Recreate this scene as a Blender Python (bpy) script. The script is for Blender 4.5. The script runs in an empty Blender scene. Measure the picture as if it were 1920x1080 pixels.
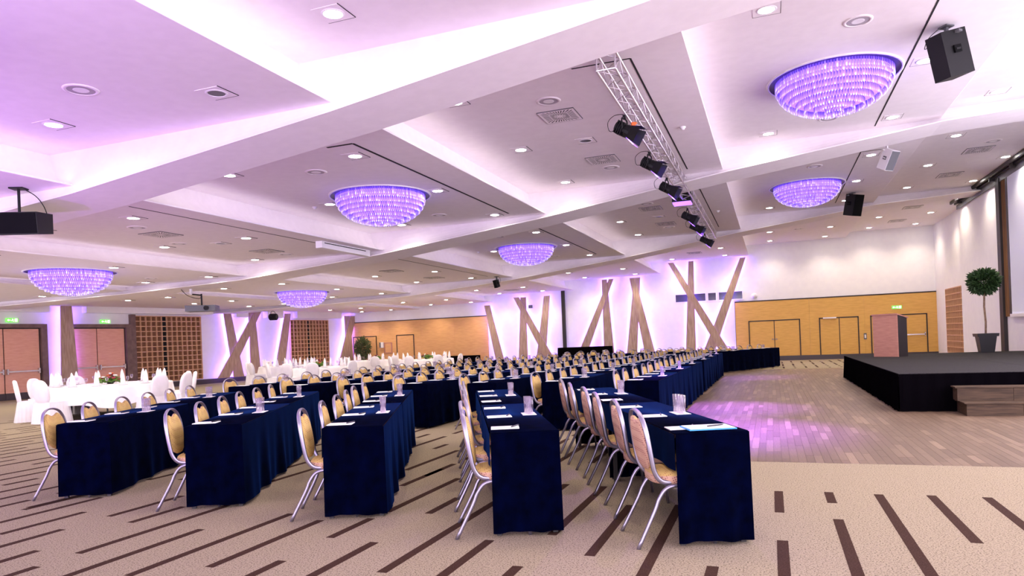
import bpy, math, random
from mathutils import Vector, Matrix
R = random.Random(7)
PI = math.pi
sc = bpy.context.scene
col = sc.collection

# ------------------------------------------------------------------ camera
F, ROLL, YAW, CY, H = 1306.3, .0398458, -.356204, 640.4, 1.40
FW = Vector((math.sin(YAW), math.cos(YAW), 0))
RT0 = Vector((math.cos(YAW), -math.sin(YAW), 0))
DN0 = FW.cross(RT0)
RT = RT0 * math.cos(ROLL) + DN0 * math.sin(ROLL)
DN = DN0 * math.cos(ROLL) - RT0 * math.sin(ROLL)
cam_d = bpy.data.cameras.new('camera')
cam_d.sensor_width = 36
cam_d.lens = F / 1920 * 36
cam_d.shift_y = (CY - 540) / 1920
cam_d.clip_end = 200
cam = bpy.data.objects.new('camera', cam_d)
col.objects.link(cam)
UP, BK = -DN, -FW
cam.matrix_world = Matrix(((RT.x, UP.x, BK.x, 0), (RT.y, UP.y, BK.y, 0), (RT.z, UP.z, BK.z, H), (0, 0, 0, 1)))
sc.camera = cam

# ------------------------------------------------------------------ world, exposure
w = bpy.data.worlds.new('world')
sc.world = w
w.use_nodes = True
w.node_tree.nodes['Background'].inputs[0].default_value = (.90, .82, 1, 1)
w.node_tree.nodes['Background'].inputs[1].default_value = 1.35  # even fill through the open sides, added to brighten the ceiling
sc.view_settings.view_transform = 'Standard'
sc.view_settings.look = 'None'
sc.view_settings.gamma = 1
sc.view_settings.use_curve_mapping = False
sc.view_settings.exposure = 2.1
sc.cycles.max_bounces = 6
sc.cycles.diffuse_bounces = 4
sc.cycles.adaptive_threshold = .03
sc.cycles.glossy_bounces = 3
sc.cycles.transparent_max_bounces = 12
sc.cycles.caustics_reflective = False
sc.cycles.caustics_refractive = False
sc.cycles.sample_clamp_indirect = 4
DOWN_W = 34.0            # each lit downlight
DOWN_C = (1, .84, .62)
LED_C = (.25, .12, 1.0)  # violet strips behind the timber struts
LED_S = 24.0
CHAND_S = .55
COVE_W = .16           # per metre of the light coves at the ceiling steps
COVE_C = (1, .86, .93)

# ------------------------------------------------------------------ pixels to places
def ray(x, y): return FW + RT * ((x - 960) / F) + DN * ((y - CY) / F)
def on_z(x, y, z):
    q = ray(x, y); return q * ((z - H) / q.z) + Vector((0, 0, H))

# ------------------------------------------------------------------ materials
def new_mat(name):
    m = bpy.data.materials.new(name); m.use_nodes = True
    nt = m.node_tree; b = nt.nodes['Principled BSDF']
    return m, nt, b
def N(nt, t, **k):
    n = nt.nodes.new(t)
    for a, v in k.items(): setattr(n, a, v)
    return n
def mat(name, c, rough=.6, metal=0., spec=.5, emit=None, es=0., sheen=0.):
    m, nt, b = new_mat(name)
    b.inputs['Base Color'].default_value = (*c, 1)
    b.inputs['Roughness'].default_value = rough
    b.inputs['Metallic'].default_value = metal
    b.inputs['Specular IOR Level'].default_value = spec
    if sheen: b.inputs['Sheen Weight'].default_value = sheen
    if emit:
        b.inputs['Emission Color'].default_value = (*emit, 1)
        b.inputs['Emission Strength'].default_value = es
    return m
def ramp(nt, stops):
    r = N(nt, 'ShaderNodeValToRGB'); e = r.color_ramp.elements
    while len(e) < len(stops): e.new(.5)
    for k, (p, c) in enumerate(stops): e[k].position = p; e[k].color = (*c, 1)
    return r
def noisy(name, c1, c2, scale, rough=.7, stretch=(1, 1, 1), detail=3, bump=0., coord='Object', lo=.35, hi=.65, spec=.4, rnd=0.):
    m, nt, b = new_mat(name)
    tc = N(nt, 'ShaderNodeTexCoord'); mp = N(nt, 'ShaderNodeMapping'); nz = N(nt, 'ShaderNodeTexNoise')
    mp.inputs['Scale'].default_value = stretch
    nz.inputs['Scale'].default_value = scale; nz.inputs['Detail'].default_value = detail
    nt.links.new(tc.outputs[coord], mp.inputs[0])
    if rnd:
        oi = N(nt, 'ShaderNodeObjectInfo'); ad = N(nt, 'ShaderNodeVectorMath', operation='ADD')
        ml = N(nt, 'ShaderNodeMath', operation='MULTIPLY'); ml.inputs[1].default_value = 37
        nt.links.new(oi.outputs['Random'], ml.inputs[0])
        nt.links.new(mp.outputs[0], ad.inputs[0]); nt.links.new(ml.outputs[0], ad.inputs[1])
        nt.links.new(ad.outputs[0], nz.inputs['Vector'])
    else:
        nt.links.new(mp.outputs[0], nz.inputs['Vector'])
    r = ramp(nt, [(lo, c1), (hi, c2)])
    nt.links.new(nz.outputs[0], r.inputs[0]); nt.links.new(r.outputs[0], b.inputs['Base Color'])
    b.inputs['Roughness'].default_value = rough; b.inputs['Specular IOR Level'].default_value = spec
    if bump:
        bp = N(nt, 'ShaderNodeBump'); bp.inputs['Strength'].default_value = bump; bp.inputs['Distance'].default_value = .01
        nt.links.new(nz.outputs[0], bp.inputs['Height']); nt.links.new(bp.outputs[0], b.inputs['Normal'])
    return m

M = {}
M['ceil'] = noisy('ceiling paint', (.86, .80, .82), (.89, .83, .85), 6, .9)
M['white'] = noisy('wall paint', (.86, .84, .86), (.89, .87, .88), 4, .85)
M['dark'] = mat('dark trim', (.02, .014, .014), .5)
M['slot'] = mat('black slot', (.006, .005, .006), .8)
M['carpet'] = noisy('carpet', (.05, .037, .024), (.345, .287, .200), 95, .98, detail=3, bump=.3, lo=.30, hi=.50, spec=.1)
M['stripe'] = noisy('carpet stripe', (.032, .015, .010), (.065, .033, .023), 120, .98, detail=2, spec=.1)
M['yellow'] = noisy('yellow wood cladding', (.66, .37, .085), (.74, .43, .11), 3, .55, (1, 1, 6), 4)
M['orange'] = noisy('orange wood cladding', (.66, .345, .13), (.73, .40, .16), 3, .55, (1, 1, 6), 4)
M['doorpink'] = noisy('salmon door', (.74, .36, .25), (.80, .42, .30), 4, .5, (1, 1, 5), 3)
M['oak'] = noisy('limed oak', (.36, .235, .17), (.50, .35, .27), 2.2, .55, (9, 9, 1), 6, .05, rnd=1)
M['lattice'] = noisy('lattice wood', (.58, .33, .19), (.68, .41, .25), 8, .5, (1, 1, 1), 4)
M['latback'] = noisy('lattice backing', (.17, .07, .032), (.24, .11, .05), 4, .6)
M['frame'] = noisy('brown door frame', (.15, .09, .08), (.2, .125, .11), 5, .5)
M['plinth'] = mat('dark plinth', (.06, .045, .055), .35)
def cloth_mat():
    m, nt, b = new_mat('navy velvet')
    tc = N(nt, 'ShaderNodeTexCoord'); nz = N(nt, 'ShaderNodeTexNoise')
    nz.inputs['Scale'].default_value = 9; nz.inputs['Detail'].default_value = 8
    nt.links.new(tc.outputs['Object'], nz.inputs['Vector'])
    r = ramp(nt, [(.3, (.0001, .0003, .003)), (.7, (.0002, .0010, .012))])
    nt.links.new(nz.outputs[0], r.inputs[0]); nt.links.new(r.outputs[0], b.inputs['Base Color'])
    b.inputs['Roughness'].default_value = 1; b.inputs['Specular IOR Level'].default_value = .02
    b.inputs['Sheen Weight'].default_value = .16; b.inputs['Sheen Roughness'].default_value = .28
    b.inputs['Sheen Tint'].default_value = (.01, .13, .75, 1)
    return m
M['navy'] = cloth_mat()
M['black'] = mat('black fabric', (.0025, .002, .003), 1, spec=.0)
M['stagetop'] = noisy('stage carpet', (.014, .013, .014), (.045, .042, .043), 120, .97, detail=2, spec=.1)
M['stairwood'] = noisy('stair wood', (.04, .022, .011), (.09, .052, .028), 3, .7, (1, 12, 12), 4, rnd=1)
M['alu'] = mat('brushed aluminium', (.36, .33, .42), .36, .9)
M['steel'] = mat('truss aluminium', (.72, .66, .70), .32, .8)
def dot_mat(name, c1, c2, dot, scale, rad):
    m, nt, b = new_mat(name)
    tc = N(nt, 'ShaderNodeTexCoord'); mp = N(nt, 'ShaderNodeMapping'); mp.inputs['Rotation'].default_value = (.0, .35, .0)
    nt.links.new(tc.outputs['Object'], mp.inputs[0])
    v = N(nt, 'ShaderNodeTexVoronoi'); v.inputs['Scale'].default_value = scale; v.inputs['Randomness'].default_value = 0.
    nt.links.new(mp.outputs[0], v.inputs['Vector'])
    lt = N(nt, 'ShaderNodeMath', operation='LESS_THAN'); lt.inputs[1].default_value = rad
    nt.links.new(v.outputs['Distance'], lt.inputs[0])
    nz = N(nt, 'ShaderNodeTexNoise'); nz.inputs['Scale'].default_value = 8
    nt.links.new(tc.outputs['Object'], nz.inputs['Vector'])
    r = ramp(nt, [(.3, c1), (.7, c2)]); nt.links.new(nz.outputs[0], r.inputs[0])
    mx = N(nt, 'ShaderNodeMix', data_type='RGBA')
    nt.links.new(lt.outputs[0], mx.inputs['Factor']); nt.links.new(r.outputs[0], mx.inputs['A']); mx.inputs['B'].default_value = (*dot, 1)
    nt.links.new(mx.outputs['Result'], b.inputs['Base Color'])
    b.inputs['Roughness'].default_value = .75; b.inputs['Specular IOR Level'].default_value = .3
    return m
M['gold'] = dot_mat('gold dotted fabric', (.52, .34, .105), (.60, .41, .15), (.25, .10, .05), 70, .26)
M['rose'] = dot_mat('rose dotted fabric', (.50, .29, .20), (.57, .35, .25), (.22, .05, .06), 70, .30)
M['linen'] = noisy('white linen', (.86, .83, .84), (.92, .89, .90), 5, .85)
M['paper'] = mat('white paper', (.92, .91, .92), .8)
M['blue'] = mat('blue folder', (.05, .33, .75), .5)
M['pen'] = mat('black pen', (.015, .014, .016), .3)
M['blackplastic'] = mat('black plastic', (.006, .0055, .0065), .5, spec=.25)
M['grille'] = mat('speaker grille', (.003, .003, .0035), .8, spec=.1)
M['greyplastic'] = mat('grey plastic', (.12, .12, .13), .45)
M['lightgrey'] = mat('light grey grille', (.42, .38, .42), .6)
M['whiteplastic'] = mat('white plastic', (.85, .82, .84), .45)
M['lamp'] = mat('lit lamp', (1, 1, 1), .5, emit=(1, .95, .9), es=14)
M['violetglow'] = mat('violet glow', (.1, .05, .5), .4, emit=(.25, .1, 1), es=.9)
M['orangeclip'] = mat('orange clip', (.8, .15, .02), .5)
M['led'] = mat('violet led', (.5, .4, 1), .5, emit=LED_C, es=LED_S)
M['recess'] = mat('painted violet recess', (.022, .005, .085), .35, spec=.3)
M['core'] = mat('chandelier glow', (.3, .2, .8), .6, emit=(.25, .10, 1), es=CHAND_S)
M['core'].cycles.emission_sampling = 'FRONT_BACK' if hasattr(M['core'].cycles, 'emission_sampling') else None
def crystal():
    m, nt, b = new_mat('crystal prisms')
    g = N(nt, 'ShaderNodeNewGeometry'); at = N(nt, 'ShaderNodeAttribute', attribute_name='tip_glint')
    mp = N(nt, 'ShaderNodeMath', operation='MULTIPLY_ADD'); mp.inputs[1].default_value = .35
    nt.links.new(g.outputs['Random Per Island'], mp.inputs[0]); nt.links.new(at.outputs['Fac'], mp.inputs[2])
    r = ramp(nt, [(.1, (.05, .015, .34)), (.5, (.19, .085, .75)), (.85, (.42, .27, 1)), (1, (.8, .74, 1))])  # palest stops are painted glints for the prism tips
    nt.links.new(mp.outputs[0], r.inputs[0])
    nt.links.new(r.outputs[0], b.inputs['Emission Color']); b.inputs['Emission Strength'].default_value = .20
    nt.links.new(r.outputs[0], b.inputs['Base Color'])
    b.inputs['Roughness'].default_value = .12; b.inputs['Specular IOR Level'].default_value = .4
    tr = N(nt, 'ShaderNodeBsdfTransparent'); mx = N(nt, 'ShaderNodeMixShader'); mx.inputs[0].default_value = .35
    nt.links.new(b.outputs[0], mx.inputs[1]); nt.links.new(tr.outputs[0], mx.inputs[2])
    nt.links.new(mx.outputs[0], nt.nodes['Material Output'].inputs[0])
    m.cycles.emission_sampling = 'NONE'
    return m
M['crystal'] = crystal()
def thin_glass():
    m, nt, b = new_mat('clear glass')
    gl = N(nt, 'ShaderNodeBsdfGlossy'); gl.inputs['Roughness'].default_value = .05; gl.inputs[0].default_value = (1, .97, 1, 1)
    tr = N(nt, 'ShaderNodeBsdfTransparent'); tr.inputs[0].default_value = (.93, .91, .95, 1)
    df = N(nt, 'ShaderNodeBsdfDiffuse'); df.inputs[0].default_value = (.85, .78, .95, 1)
    fr = N(nt, 'ShaderNodeLayerWeight'); fr.inputs[0].default_value = .13
    m1 = N(nt, 'ShaderNodeMixShader'); m2 = N(nt, 'ShaderNodeMixShader'); m2.inputs[0].default_value = .025
    nt.links.new(fr.outputs['Facing'], m1.inputs[0]); nt.links.new(tr.outputs[0], m1.inputs[1]); nt.links.new(gl.outputs[0], m1.inputs[2])
    nt.links.new(m1.outputs[0], m2.inputs[1]); nt.links.new(df.outputs[0], m2.inputs[2])
    nt.links.new(m2.outputs[0], nt.nodes['Material Output'].inputs[0])
    return m
M['glass'] = thin_glass()
def plank_mat(name, use_attr):
    m, nt, b = new_mat(name)
    if use_attr:
        a = N(nt, 'ShaderNodeNewGeometry'); src = a.outputs['Random Per Island']
    else:
        a = N(nt, 'ShaderNodeObjectInfo'); src = a.outputs['Random']
    r = ramp(nt, [(0, (.14, .09, .058)), (.5, (.17, .112, .073)), (.85, (.20, .135, .09)), (1, (.29, .20, .135))])
    nt.links.new(src, r.inputs[0])
    tc = N(nt, 'ShaderNodeTexCoord'); mp = N(nt, 'ShaderNodeMapping'); mp.inputs['Scale'].default_value = (60, 4, 1)
    nz = N(nt, 'ShaderNodeTexNoise'); nz.inputs['Detail'].default_value = 4; nz.inputs['Scale'].default_value = 1
    nt.links.new(tc.outputs['Object'], mp.inputs[0]); nt.links.new(mp.outputs[0], nz.inputs['Vector'])
    mx = N(nt, 'ShaderNodeMix', data_type='RGBA', blend_type='MULTIPLY'); mx.inputs['Factor'].default_value = .5
    r2 = ramp(nt, [(.3, (.6, .6, .6)), (.7, (1.2, 1.2, 1.2))]); nt.links.new(nz.outputs[0], r2.inputs[0])
    nt.links.new(r.outputs[0], mx.inputs['A']); nt.links.new(r2.outputs[0], mx.inputs['B'])
    nt.links.new(mx.outputs['Result'], b.inputs['Base Color'])
    b.inputs['Roughness'].default_value = .42
    return m
M['plank'] = plank_mat('parquet plank', False)
M['planks'] = plank_mat('parquet field', True)
M['leaf'] = noisy('leaf green', (.012, .035, .012), (.05, .11, .03), 30, .5)
M['leaf2'] = noisy('ficus green', (.05, .075, .03), (.16, .2, .08), 30, .55)
M['leaf3'] = noisy('bright leaf', (.05, .14, .01), (.16, .32, .04), 30, .5)
M['bark'] = noisy('bark', (.18, .11, .07), (.32, .21, .14), 20, .8)
M['pot'] = mat('black planter', (.02, .019, .021), .35)
M['redflower'] = mat('dark red petals', (.22, .01, .03), .6)
M['orangeflower'] = mat('orange petals', (.55, .10, .03), .6)
M['whiteflower'] = mat('white petals', (.85, .82, .75), .6)
M['lectern'] = noisy('reddish veneer', (.42, .18, .13), (.50, .23, .17), 4, .4, (1, 1, 8), 4)
M['screen'] = mat('projection fabric', (.80, .84, .98), .8)
M['curtain'] = noisy('brown curtain', (.16, .075, .03), (.24, .12, .05), 20, .8, (1, 1, .05))
M['green'] = mat('green sign', (.1, .5, .1), .5, emit=(.2, .7, .1), es=.28)
M['signwhite'] = mat('sign white', (.9, 1, .8), .5, emit=(.9, 1, .7), es=.5)
M['bulb'] = mat('glass pane dark', (.05, .045, .07), .08, spec=.9)
M['brass'] = mat('door hardware', (.25, .2, .16), .35, .8)
M['chrome'] = mat('push bar', (.75, .72, .76), .25, .85)
M['hem'] = mat('dark leg', (.03, .025, .025), .5)

# ------------------------------------------------------------------ mesh builder
class MB:
    def __init__(s): s.v = []; s.f = []; s.m = []
    def add(s, vs, fs, mi=0):
        o = len(s.v); s.v += [tuple(p) for p in vs]; s.f += [tuple(o + i for i in f) for f in fs]; s.m += [mi] * len(fs); return s
    def box(s, x0, x1, y0, y1, z0, z1, mi=0):
        return s.add([(x, y, z) for z in (z0, z1) for y in (y0, y1) for x in (x0, x1)],
                     [(0, 2, 3, 1), (4, 5, 7, 6), (0, 1, 5, 4), (2, 6, 7, 3), (0, 4, 6, 2), (1, 3, 7, 5)], mi)
    def hexa(s, bot, top, mi=0):   # 4 bottom and 4 top corners, both counter-clockwise
        return s.add(list(bot) + list(top), [(3, 2, 1, 0), (4, 5, 6, 7), (0, 1, 5, 4), (1, 2, 6, 5), (2, 3, 7, 6), (3, 0, 4, 7)], mi)
    def tube(s, pts, r, n=8, mi=0, r2=None, side=None, caps=True):
        P = [Vector(p) for p in pts]; k = len(P); o = len(s.v)
        nrm = None
        for i, p in enumerate(P):
            t = (P[min(i + 1, k - 1)] - P[max(i - 1, 0)]).normalized()
            if side is not None:
                a = Vector(side) - t * t.dot(Vector(side))
                if a.length < 1e-4: a = t.orthogonal()
            elif nrm is None: a = t.orthogonal()
            else: a = nrm - t * t.dot(nrm)
            a.normalize(); nrm = a; b = t.cross(a)
            ra = r[i] if isinstance(r, (list, tuple)) else r
            rb = ra if r2 is None else r2
            for j in range(n):
                an = 2 * PI * j / n
                s.v.append(tuple(p + a * (ra * math.cos(an)) + b * (rb * math.sin(an))))
        for i in range(k - 1):
            for j in range(n):
                q = (j + 1) % n
                s.f.append((o + i * n + j, o + i * n + q, o + (i + 1) * n + q, o + (i + 1) * n + j)); s.m.append(mi)
        if caps:
            s.f.append(tuple(o + j for j in reversed(range(n)))); s.m.append(mi)
            s.f.append(tuple(o + (k - 1) * n + j for j in range(n))); s.m.append(mi)
        return s
    def lathe(s, prof, n=24, mi=0, c=(0, 0), cap0=False, cap1=False):
        o = len(s.v)
        for (r, z) in prof:
            for j in range(n):
                a = 2 * PI * j / n; s.v.append((c[0] + r * math.cos(a), c[1] + r * math.sin(a), z))
        for i in range(len(prof) - 1):
            for j in range(n):
                q = (j + 1) % n
                s.f.append((o + i * n + j, o + i * n + q, o + (i + 1) * n + q, o + (i + 1) * n + j)); s.m.append(mi)
        if cap0: s.f.append(tuple(o + j for j in reversed(range(n)))); s.m.append(mi)
        if cap1: s.f.append(tuple(o + (len(prof) - 1) * n + j for j in range(n))); s.m.append(mi)
        return s
    def prism(s, poly, z0, z1, mi=0):   # ccw polygon in xy
        n = len(poly)
        return s.add([(x, y, z0) for x, y in poly] + [(x, y, z1) for x, y in poly],
                     [tuple(reversed(range(n))), tuple(range(n, 2 * n))] + [(i, (i + 1) % n, n + (i + 1) % n, n + i) for i in range(n)], mi)
    def rings(s, rings, mi=0, close=True):   # list of equal-length closed rings, capped at both ends
        n = len(rings[0]); o = len(s.v)
        for r in rings: s.v += [tuple(p) for p in r]
        for i in range(len(rings) - 1):
            for j in range(n):
                q = (j + 1) % n
                s.f.append((o + i * n + j, o + i * n + q, o + (i + 1) * n + q, o + (i + 1) * n + j)); s.m.append(mi)
        if close:
            s.f.append(tuple(o + j for j in reversed(range(n)))); s.m.append(mi)
            k = len(rings) - 1
            s.f.append(tuple(o + k * n + j for j in range(n))); s.m.append(mi)
        return s
    def mesh(s, name, mats, smooth=False):
        me = bpy.data.meshes.new(name); me.from_pydata(s.v, [], s.f)
        for m in (mats if isinstance(mats, (list, tuple)) else [mats]): me.materials.append(M[m] if isinstance(m, str) else m)
        me.polygons.foreach_set('material_index', s.m)
        if smooth: me.polygons.foreach_set('use_smooth', [True] * len(s.f))
        me.update(); return me

def ob(name, me=None, parent=None, loc=None, rz=None, label=None, cat=None, group=None, kind=None, rot=None):
    o = bpy.data.objects.new(name, me); col.objects.link(o)
    if loc is not None: o.location = loc
    if rz is not None: o.rotation_euler = (0, 0, rz)
    if rot is not None: o.rotation_euler = rot
    if parent is not None: o.parent = parent
    if label: o['label'] = label
    if cat: o['category'] = cat
    if group: o['group'] = group
    if kind: o['kind'] = kind
    return o
def boxmesh(name, x0, x1, y0, y1, z0, z1, m): return MB().box(x0, x1, y0, y1, z0, z1).mesh(name, m)
ORD = 'first second third fourth fifth sixth seventh eighth ninth tenth eleventh twelfth thirteenth fourteenth fifteenth sixteenth'.split()
def light(name, kind, loc, energy, color, target=None, size=.08, cone=None, blend=.5, parent=None):
    d = bpy.data.lights.new(name, kind); d.energy = energy; d.color = color; d.shadow_soft_size = size
    if cone: d.spot_size = cone; d.spot_blend = blend
    o = bpy.data.objects.new(name, d); col.objects.link(o); o.location = loc
    if target is not None:
        o.rotation_euler = (Vector(target) - Vector(loc)).to_track_quat('-Z', 'Y').to_euler()
    if parent is not None: o.parent = parent
    return o

# ------------------------------------------------------------------ the hall: floor
YB, XRW, XR2, YN = 35.3, 6.87, 6.45, -7.0
WX0, WX1, WY0, WY1 = -1.6, 6.45, 7.95, 27.3       # parquet field
mb = MB()
for (x0, x1, y0, y1) in ((-31, WX0, YN, YB + .2), (WX0, 7.2, YN, WY0), (WX0, 7.2, WY1, YB + .2), (WX1, 7.2, WY0, WY1)):
    mb.box(x0, x1, y0, y1, -.12, 0)
floor = ob('floor', mb.mesh('floor', 'carpet'), kind='structure', label='beige speckled carpet with brown bars', cat='floor')
# woven bars
SX = [(.01, 5.74, 6.5), (.02, 3.4, 4.97), (.41, 6.13, 6.53), (.41, 3.4, 5.61), (.79, 3.9, 6.51), (1.18, 5.17, 6.54), (1.57, 4.6, 6.54), (-.38, 3.6, 4.33),
      (-.76, 3.8, 5.84), (-1.15, 4.36, 5.76), (-1.53, 4.77, 6.44), (-1.91, 6.15, 6.48), (-1.53, 3.3, 4.06), (-1.92, 3.5, 4.55), (-2.32, 3.75, 5.68), (-2.72, 5.16, 5.75),
      (-2.72, 3.3, 4.32), (-3.12, 4.35, 4.92), (-3.11, 3.1, 3.80), (-3.10, 5.14, 6.58), (-3.52, 6.13, 7.36), (-3.51, 3.57, 4.78), (-3.91, 3.3, 4.92), (-4.32, 3.1, 4.33),
      (-4.73, 3.59, 5.06), (-5.13, 4.37, 4.94), (-5.53, 4.5, 5.32), (-5.93, 3.83, 4.58), (-5.53, 3.3, 4.07), (-5.12, 3.0, 3.57), (-4.73, 2.6, 3.29), (-6.36, 4.1, 5.1),
      (-6.7, 4.6, 5.6), (-6.36, 3.1, 3.9)]
def bar(x, y0, y1):
    ob('carpet_bar', boxmesh('carpet bar', -.035, .035, 0, y1 - y0, 0, .0015, 'stripe'), floor, (x, y0, 0))
for x, y0, y1 in SX: bar(x, y0, y1)
for k in range(-47, 20):
    x = k * .392 + .01
    if x > 6.5: continue
    y = (6.9 if x > WX0 - .1 else (7.0 if x > -3.2 else 5.8)) + R.random()
    if x < -6.5: y = 4.4 + R.random()
    top = WY0 - .3 if x > WX0 - .1 else 34
    n = 0
    while y < top and n < 14:
        ln = R.choice((.4, .8, 1.4, 2.2)); e = min(y + ln, top)
        if e - y > .2 and x > -17 and not (x > WX0 - .1 and 6.4 < y < 7.9): bar(x, y, e); n += 1
        y = e + R.choice((.3, .6, 1.0))
    if x > WX0:
        y = WY1 + .5 + R.random() * .3
        while y < 34:
            ln = R.choice((.35, 1.2, 1.8)); bar(x, y, min(y + ln, 34.4)); y += ln + .6
# parquet
wood = ob('floor_parquet', boxmesh('parquet bed', WX0, WX1, WY0, WY1, -.12, -.006, 'dark'), kind='structure', label='dark oak parquet in front of the stage', cat='floor')
pw, field, plank_m = .083, MB(), {}
cells = []
ncol = int((WX1 - WX0) / pw)
for c in range(ncol):
    y = WY0
    first = True
    while y < WY1 - .01:
        ln = R.choice((.45, .6, .9, .9)) if not first else R.choice((.2, .45, .7))
        first = False
        e = min(y + ln, WY1)
        if WY1 - e < .15: e = WY1
        cells.append((WX0 + c * pw, y, e)); y = e
def rank(c): return c[1] + .12 * abs(c[0] - 1.6) + (5 if c[0] < -.6 else 0)
cells.sort(key=rank)
for i, (x, y, e) in enumerate(cells):
    if i < 300:
        key = round(e - y, 2)
        if key not in plank_m: plank_m[key] = boxmesh('plank', .001, pw - .001, .001, key - .001, -.006, 0, 'plank')
        ob('plank', plank_m[key], wood, (x, y, R.random() * .0006))
    else:
        o = len(field.v); field.box(x + .001, x + pw - .001, y + .001, e - .001, -.006, R.random() * .0006)
ob('parquet_planks', field.mesh('parquet planks', 'planks'), wood, kind='stuff')

# ------------------------------------------------------------------ ceiling: stepped strips, coves, girders
XE = [3.36, -.88, -5.05, -9.6, -14.2, -18.7]
ZS = [5.78, 5.56, 5.06, 4.48, 3.96, 3.60, 3.45]
BAYS = [(YN, 7.45), (8.35, 16.42), (17.15, 26.25), (27.0, YB)]
def strip_z(x):
    for xe, z in zip(XE, ZS):
        if x > xe: return z
    return ZS[-1]
ceiling = ob('ceiling', boxmesh('ceiling slab', -31, 7.3, YN, YB + .2, 6.3, 6.5, 'ceil'), kind='structure', label='white stepped ceiling with sloping beams', cat='ceiling')
XL = XE + [-31]
for (y0, y1) in BAYS:
    for k, z in enumerate(ZS):
        xl = XL[k] - (.48 if k < 6 else 0); xr = 7.2 if k == 0 else XE[k - 1]
        ob('ceiling_panel', boxmesh('ceiling panel', xl, xr, y0, y1, z, z + .02, 'ceil'), ceiling)
        if k < 6:
            zl = ZS[k + 1]; dz = z - zl; wd = .48 if dz > .3 else .3
            mb = MB(); prof = [(XE[k], zl), (XE[k] + .012, zl + .012), (XE[k], zl + .03)]
            for i in range(1, 11):
                a = i / 10 * PI / 2
                prof.append((XE[k] - wd * math.sin(a), zl + .03 + (dz - .03) * (1 - math.cos(a))))
            vs = [(x, y, zz) for (x, zz) in prof for y in (y0, y1)]
            fs = [(2 * i, 2 * i + 1, 2 * i + 3, 2 * i + 2) for i in range(len(prof) - 1)]
            cv = ob('ceiling_cove', mb.add(vs, fs).mesh('ceiling cove', 'ceil', True), ceiling)
            d = bpy.data.lights.new('cove led', 'AREA'); d.shape = 'RECTANGLE'; d.size = .05; d.size_y = y1 - y0 - .1
            d.energy = COVE_W * (y1 - y0) * (1 if dz > .3 else .5); d.color = COVE_C
            lo = bpy.data.objects.new('cove_led', d); col.objects.link(lo); lo.parent = cv
            lo.location = (XE[k] - .05, (y0 + y1) / 2, zl + .07); lo.rotation_euler = (0, PI - .5, 0)
GB = [(7.2, 5.62), (3.36, 5.44), (-.88, 4.93), (-5.05, 4.35), (-9.6, 3.83), (-14.2, 3.47), (-18.7, 3.34), (-31, 3.2)]
for (yt, yn, yf) in ((7.45, 7.38, 8.35), (16.42, 16.05, 17.15), (26.25, 25.85, 27.0)):
    mb = MB(); sec = []
    for (x, zb) in GB:
        zt = min(6.25, strip_z(x - .01) + .75)
        pr = [(yf, zt), (yf, zb), (yn, zb), (yn + .005, zb + .02)]
        for i in range(1, 9):
            a = i / 8 * PI / 2
            pr.append((yn + (yt - yn) * math.sin(a), zb + .02 + .5 * (1 - math.cos(a))))
        pr.append((yt, zt)); sec.append([(x, y, z) for y, z in pr])
    n = len(sec[0])
    vs = [p for s_ in sec for p in s_]
    fs = [(i * n + j, i * n + j + 1, (i + 1) * n + j + 1, (i + 1) * n + j) for i in range(len(sec) - 1) for j in range(n - 1)]
    ob('ceiling_beam', mb.add(vs, fs).mesh('ceiling beam', 'ceil'), ceiling)
# shadow-gap slots
for (x, y0, y1, ret) in ((-5.8, 9.05, 15.7, -.46), (-5.88, 18.3, 25, 0), (2.17, 9.0, 16.2, 0), (2.15, 18.4, 25.4, .45), (-1.6, 9.18, 15.85, -.8), (-1.55, 18.2, 25.0, -.6),
                         (-10.16, 8.88, 15.0, 0), (-10.2, 18, 25, 0)):
    z = strip_z(x); t = .022 if x in (-5.8, -5.88) else .013
    mb = MB().box(x - t, x + t, y0, y1, z - .004, z + .004)
    if ret: mb.box(min(x, x + ret), max(x, x + ret), y0 - t, y0 + t, z - .0045, z + .004)
    ob('ceiling_slot', mb.mesh('ceiling slot', 'slot'), ceiling)

# ------------------------------------------------------------------ walls
wb = ob('wall_back', MB().box(-24.2, 7.3, YB, YB + .2, 0, 6.3).mesh('wall back', 'white'), kind='structure', label='white back wall with timber cladding', cat='wall')
#ob('wall_front', boxmesh('wall front', -31, 7.2, YN - .2, YN, 0, 6.3, 'white'), kind='structure', label='white wall behind the camera', cat='wall')
wr = ob('wall_right', MB().box(XRW, XRW + .2, 29.05, YB, 0, 6.3).mesh('wall right', 'white'), kind='structure', label='white wall beside the stage', cat='wall')
ob('wall_stage', boxmesh('wall stage', XR2, XR2 + .3, 18.0, 29.05, 0, 6.3, 'white'), kind='structure', label='white wall carrying the projection screen', cat='wall')
P0 = Vector((-25.95, 17.0, 0)); P1 = Vector((-23.2, 35.3, 0)); UL = (P1 - P0).normalized(); NL = Vector((UL.y, -UL.x, 0))
RZL = math.atan2(UL.y, UL.x)      # local x along the wall, local y = away from the room
wl = ob('wall_left', boxmesh('wall left', -1.3, 18.8, 0, .2, 0, 6.0, 'white'), None, P0, RZL, kind='structure', label='white side wall with lattice panels and doors', cat='wall')
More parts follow.
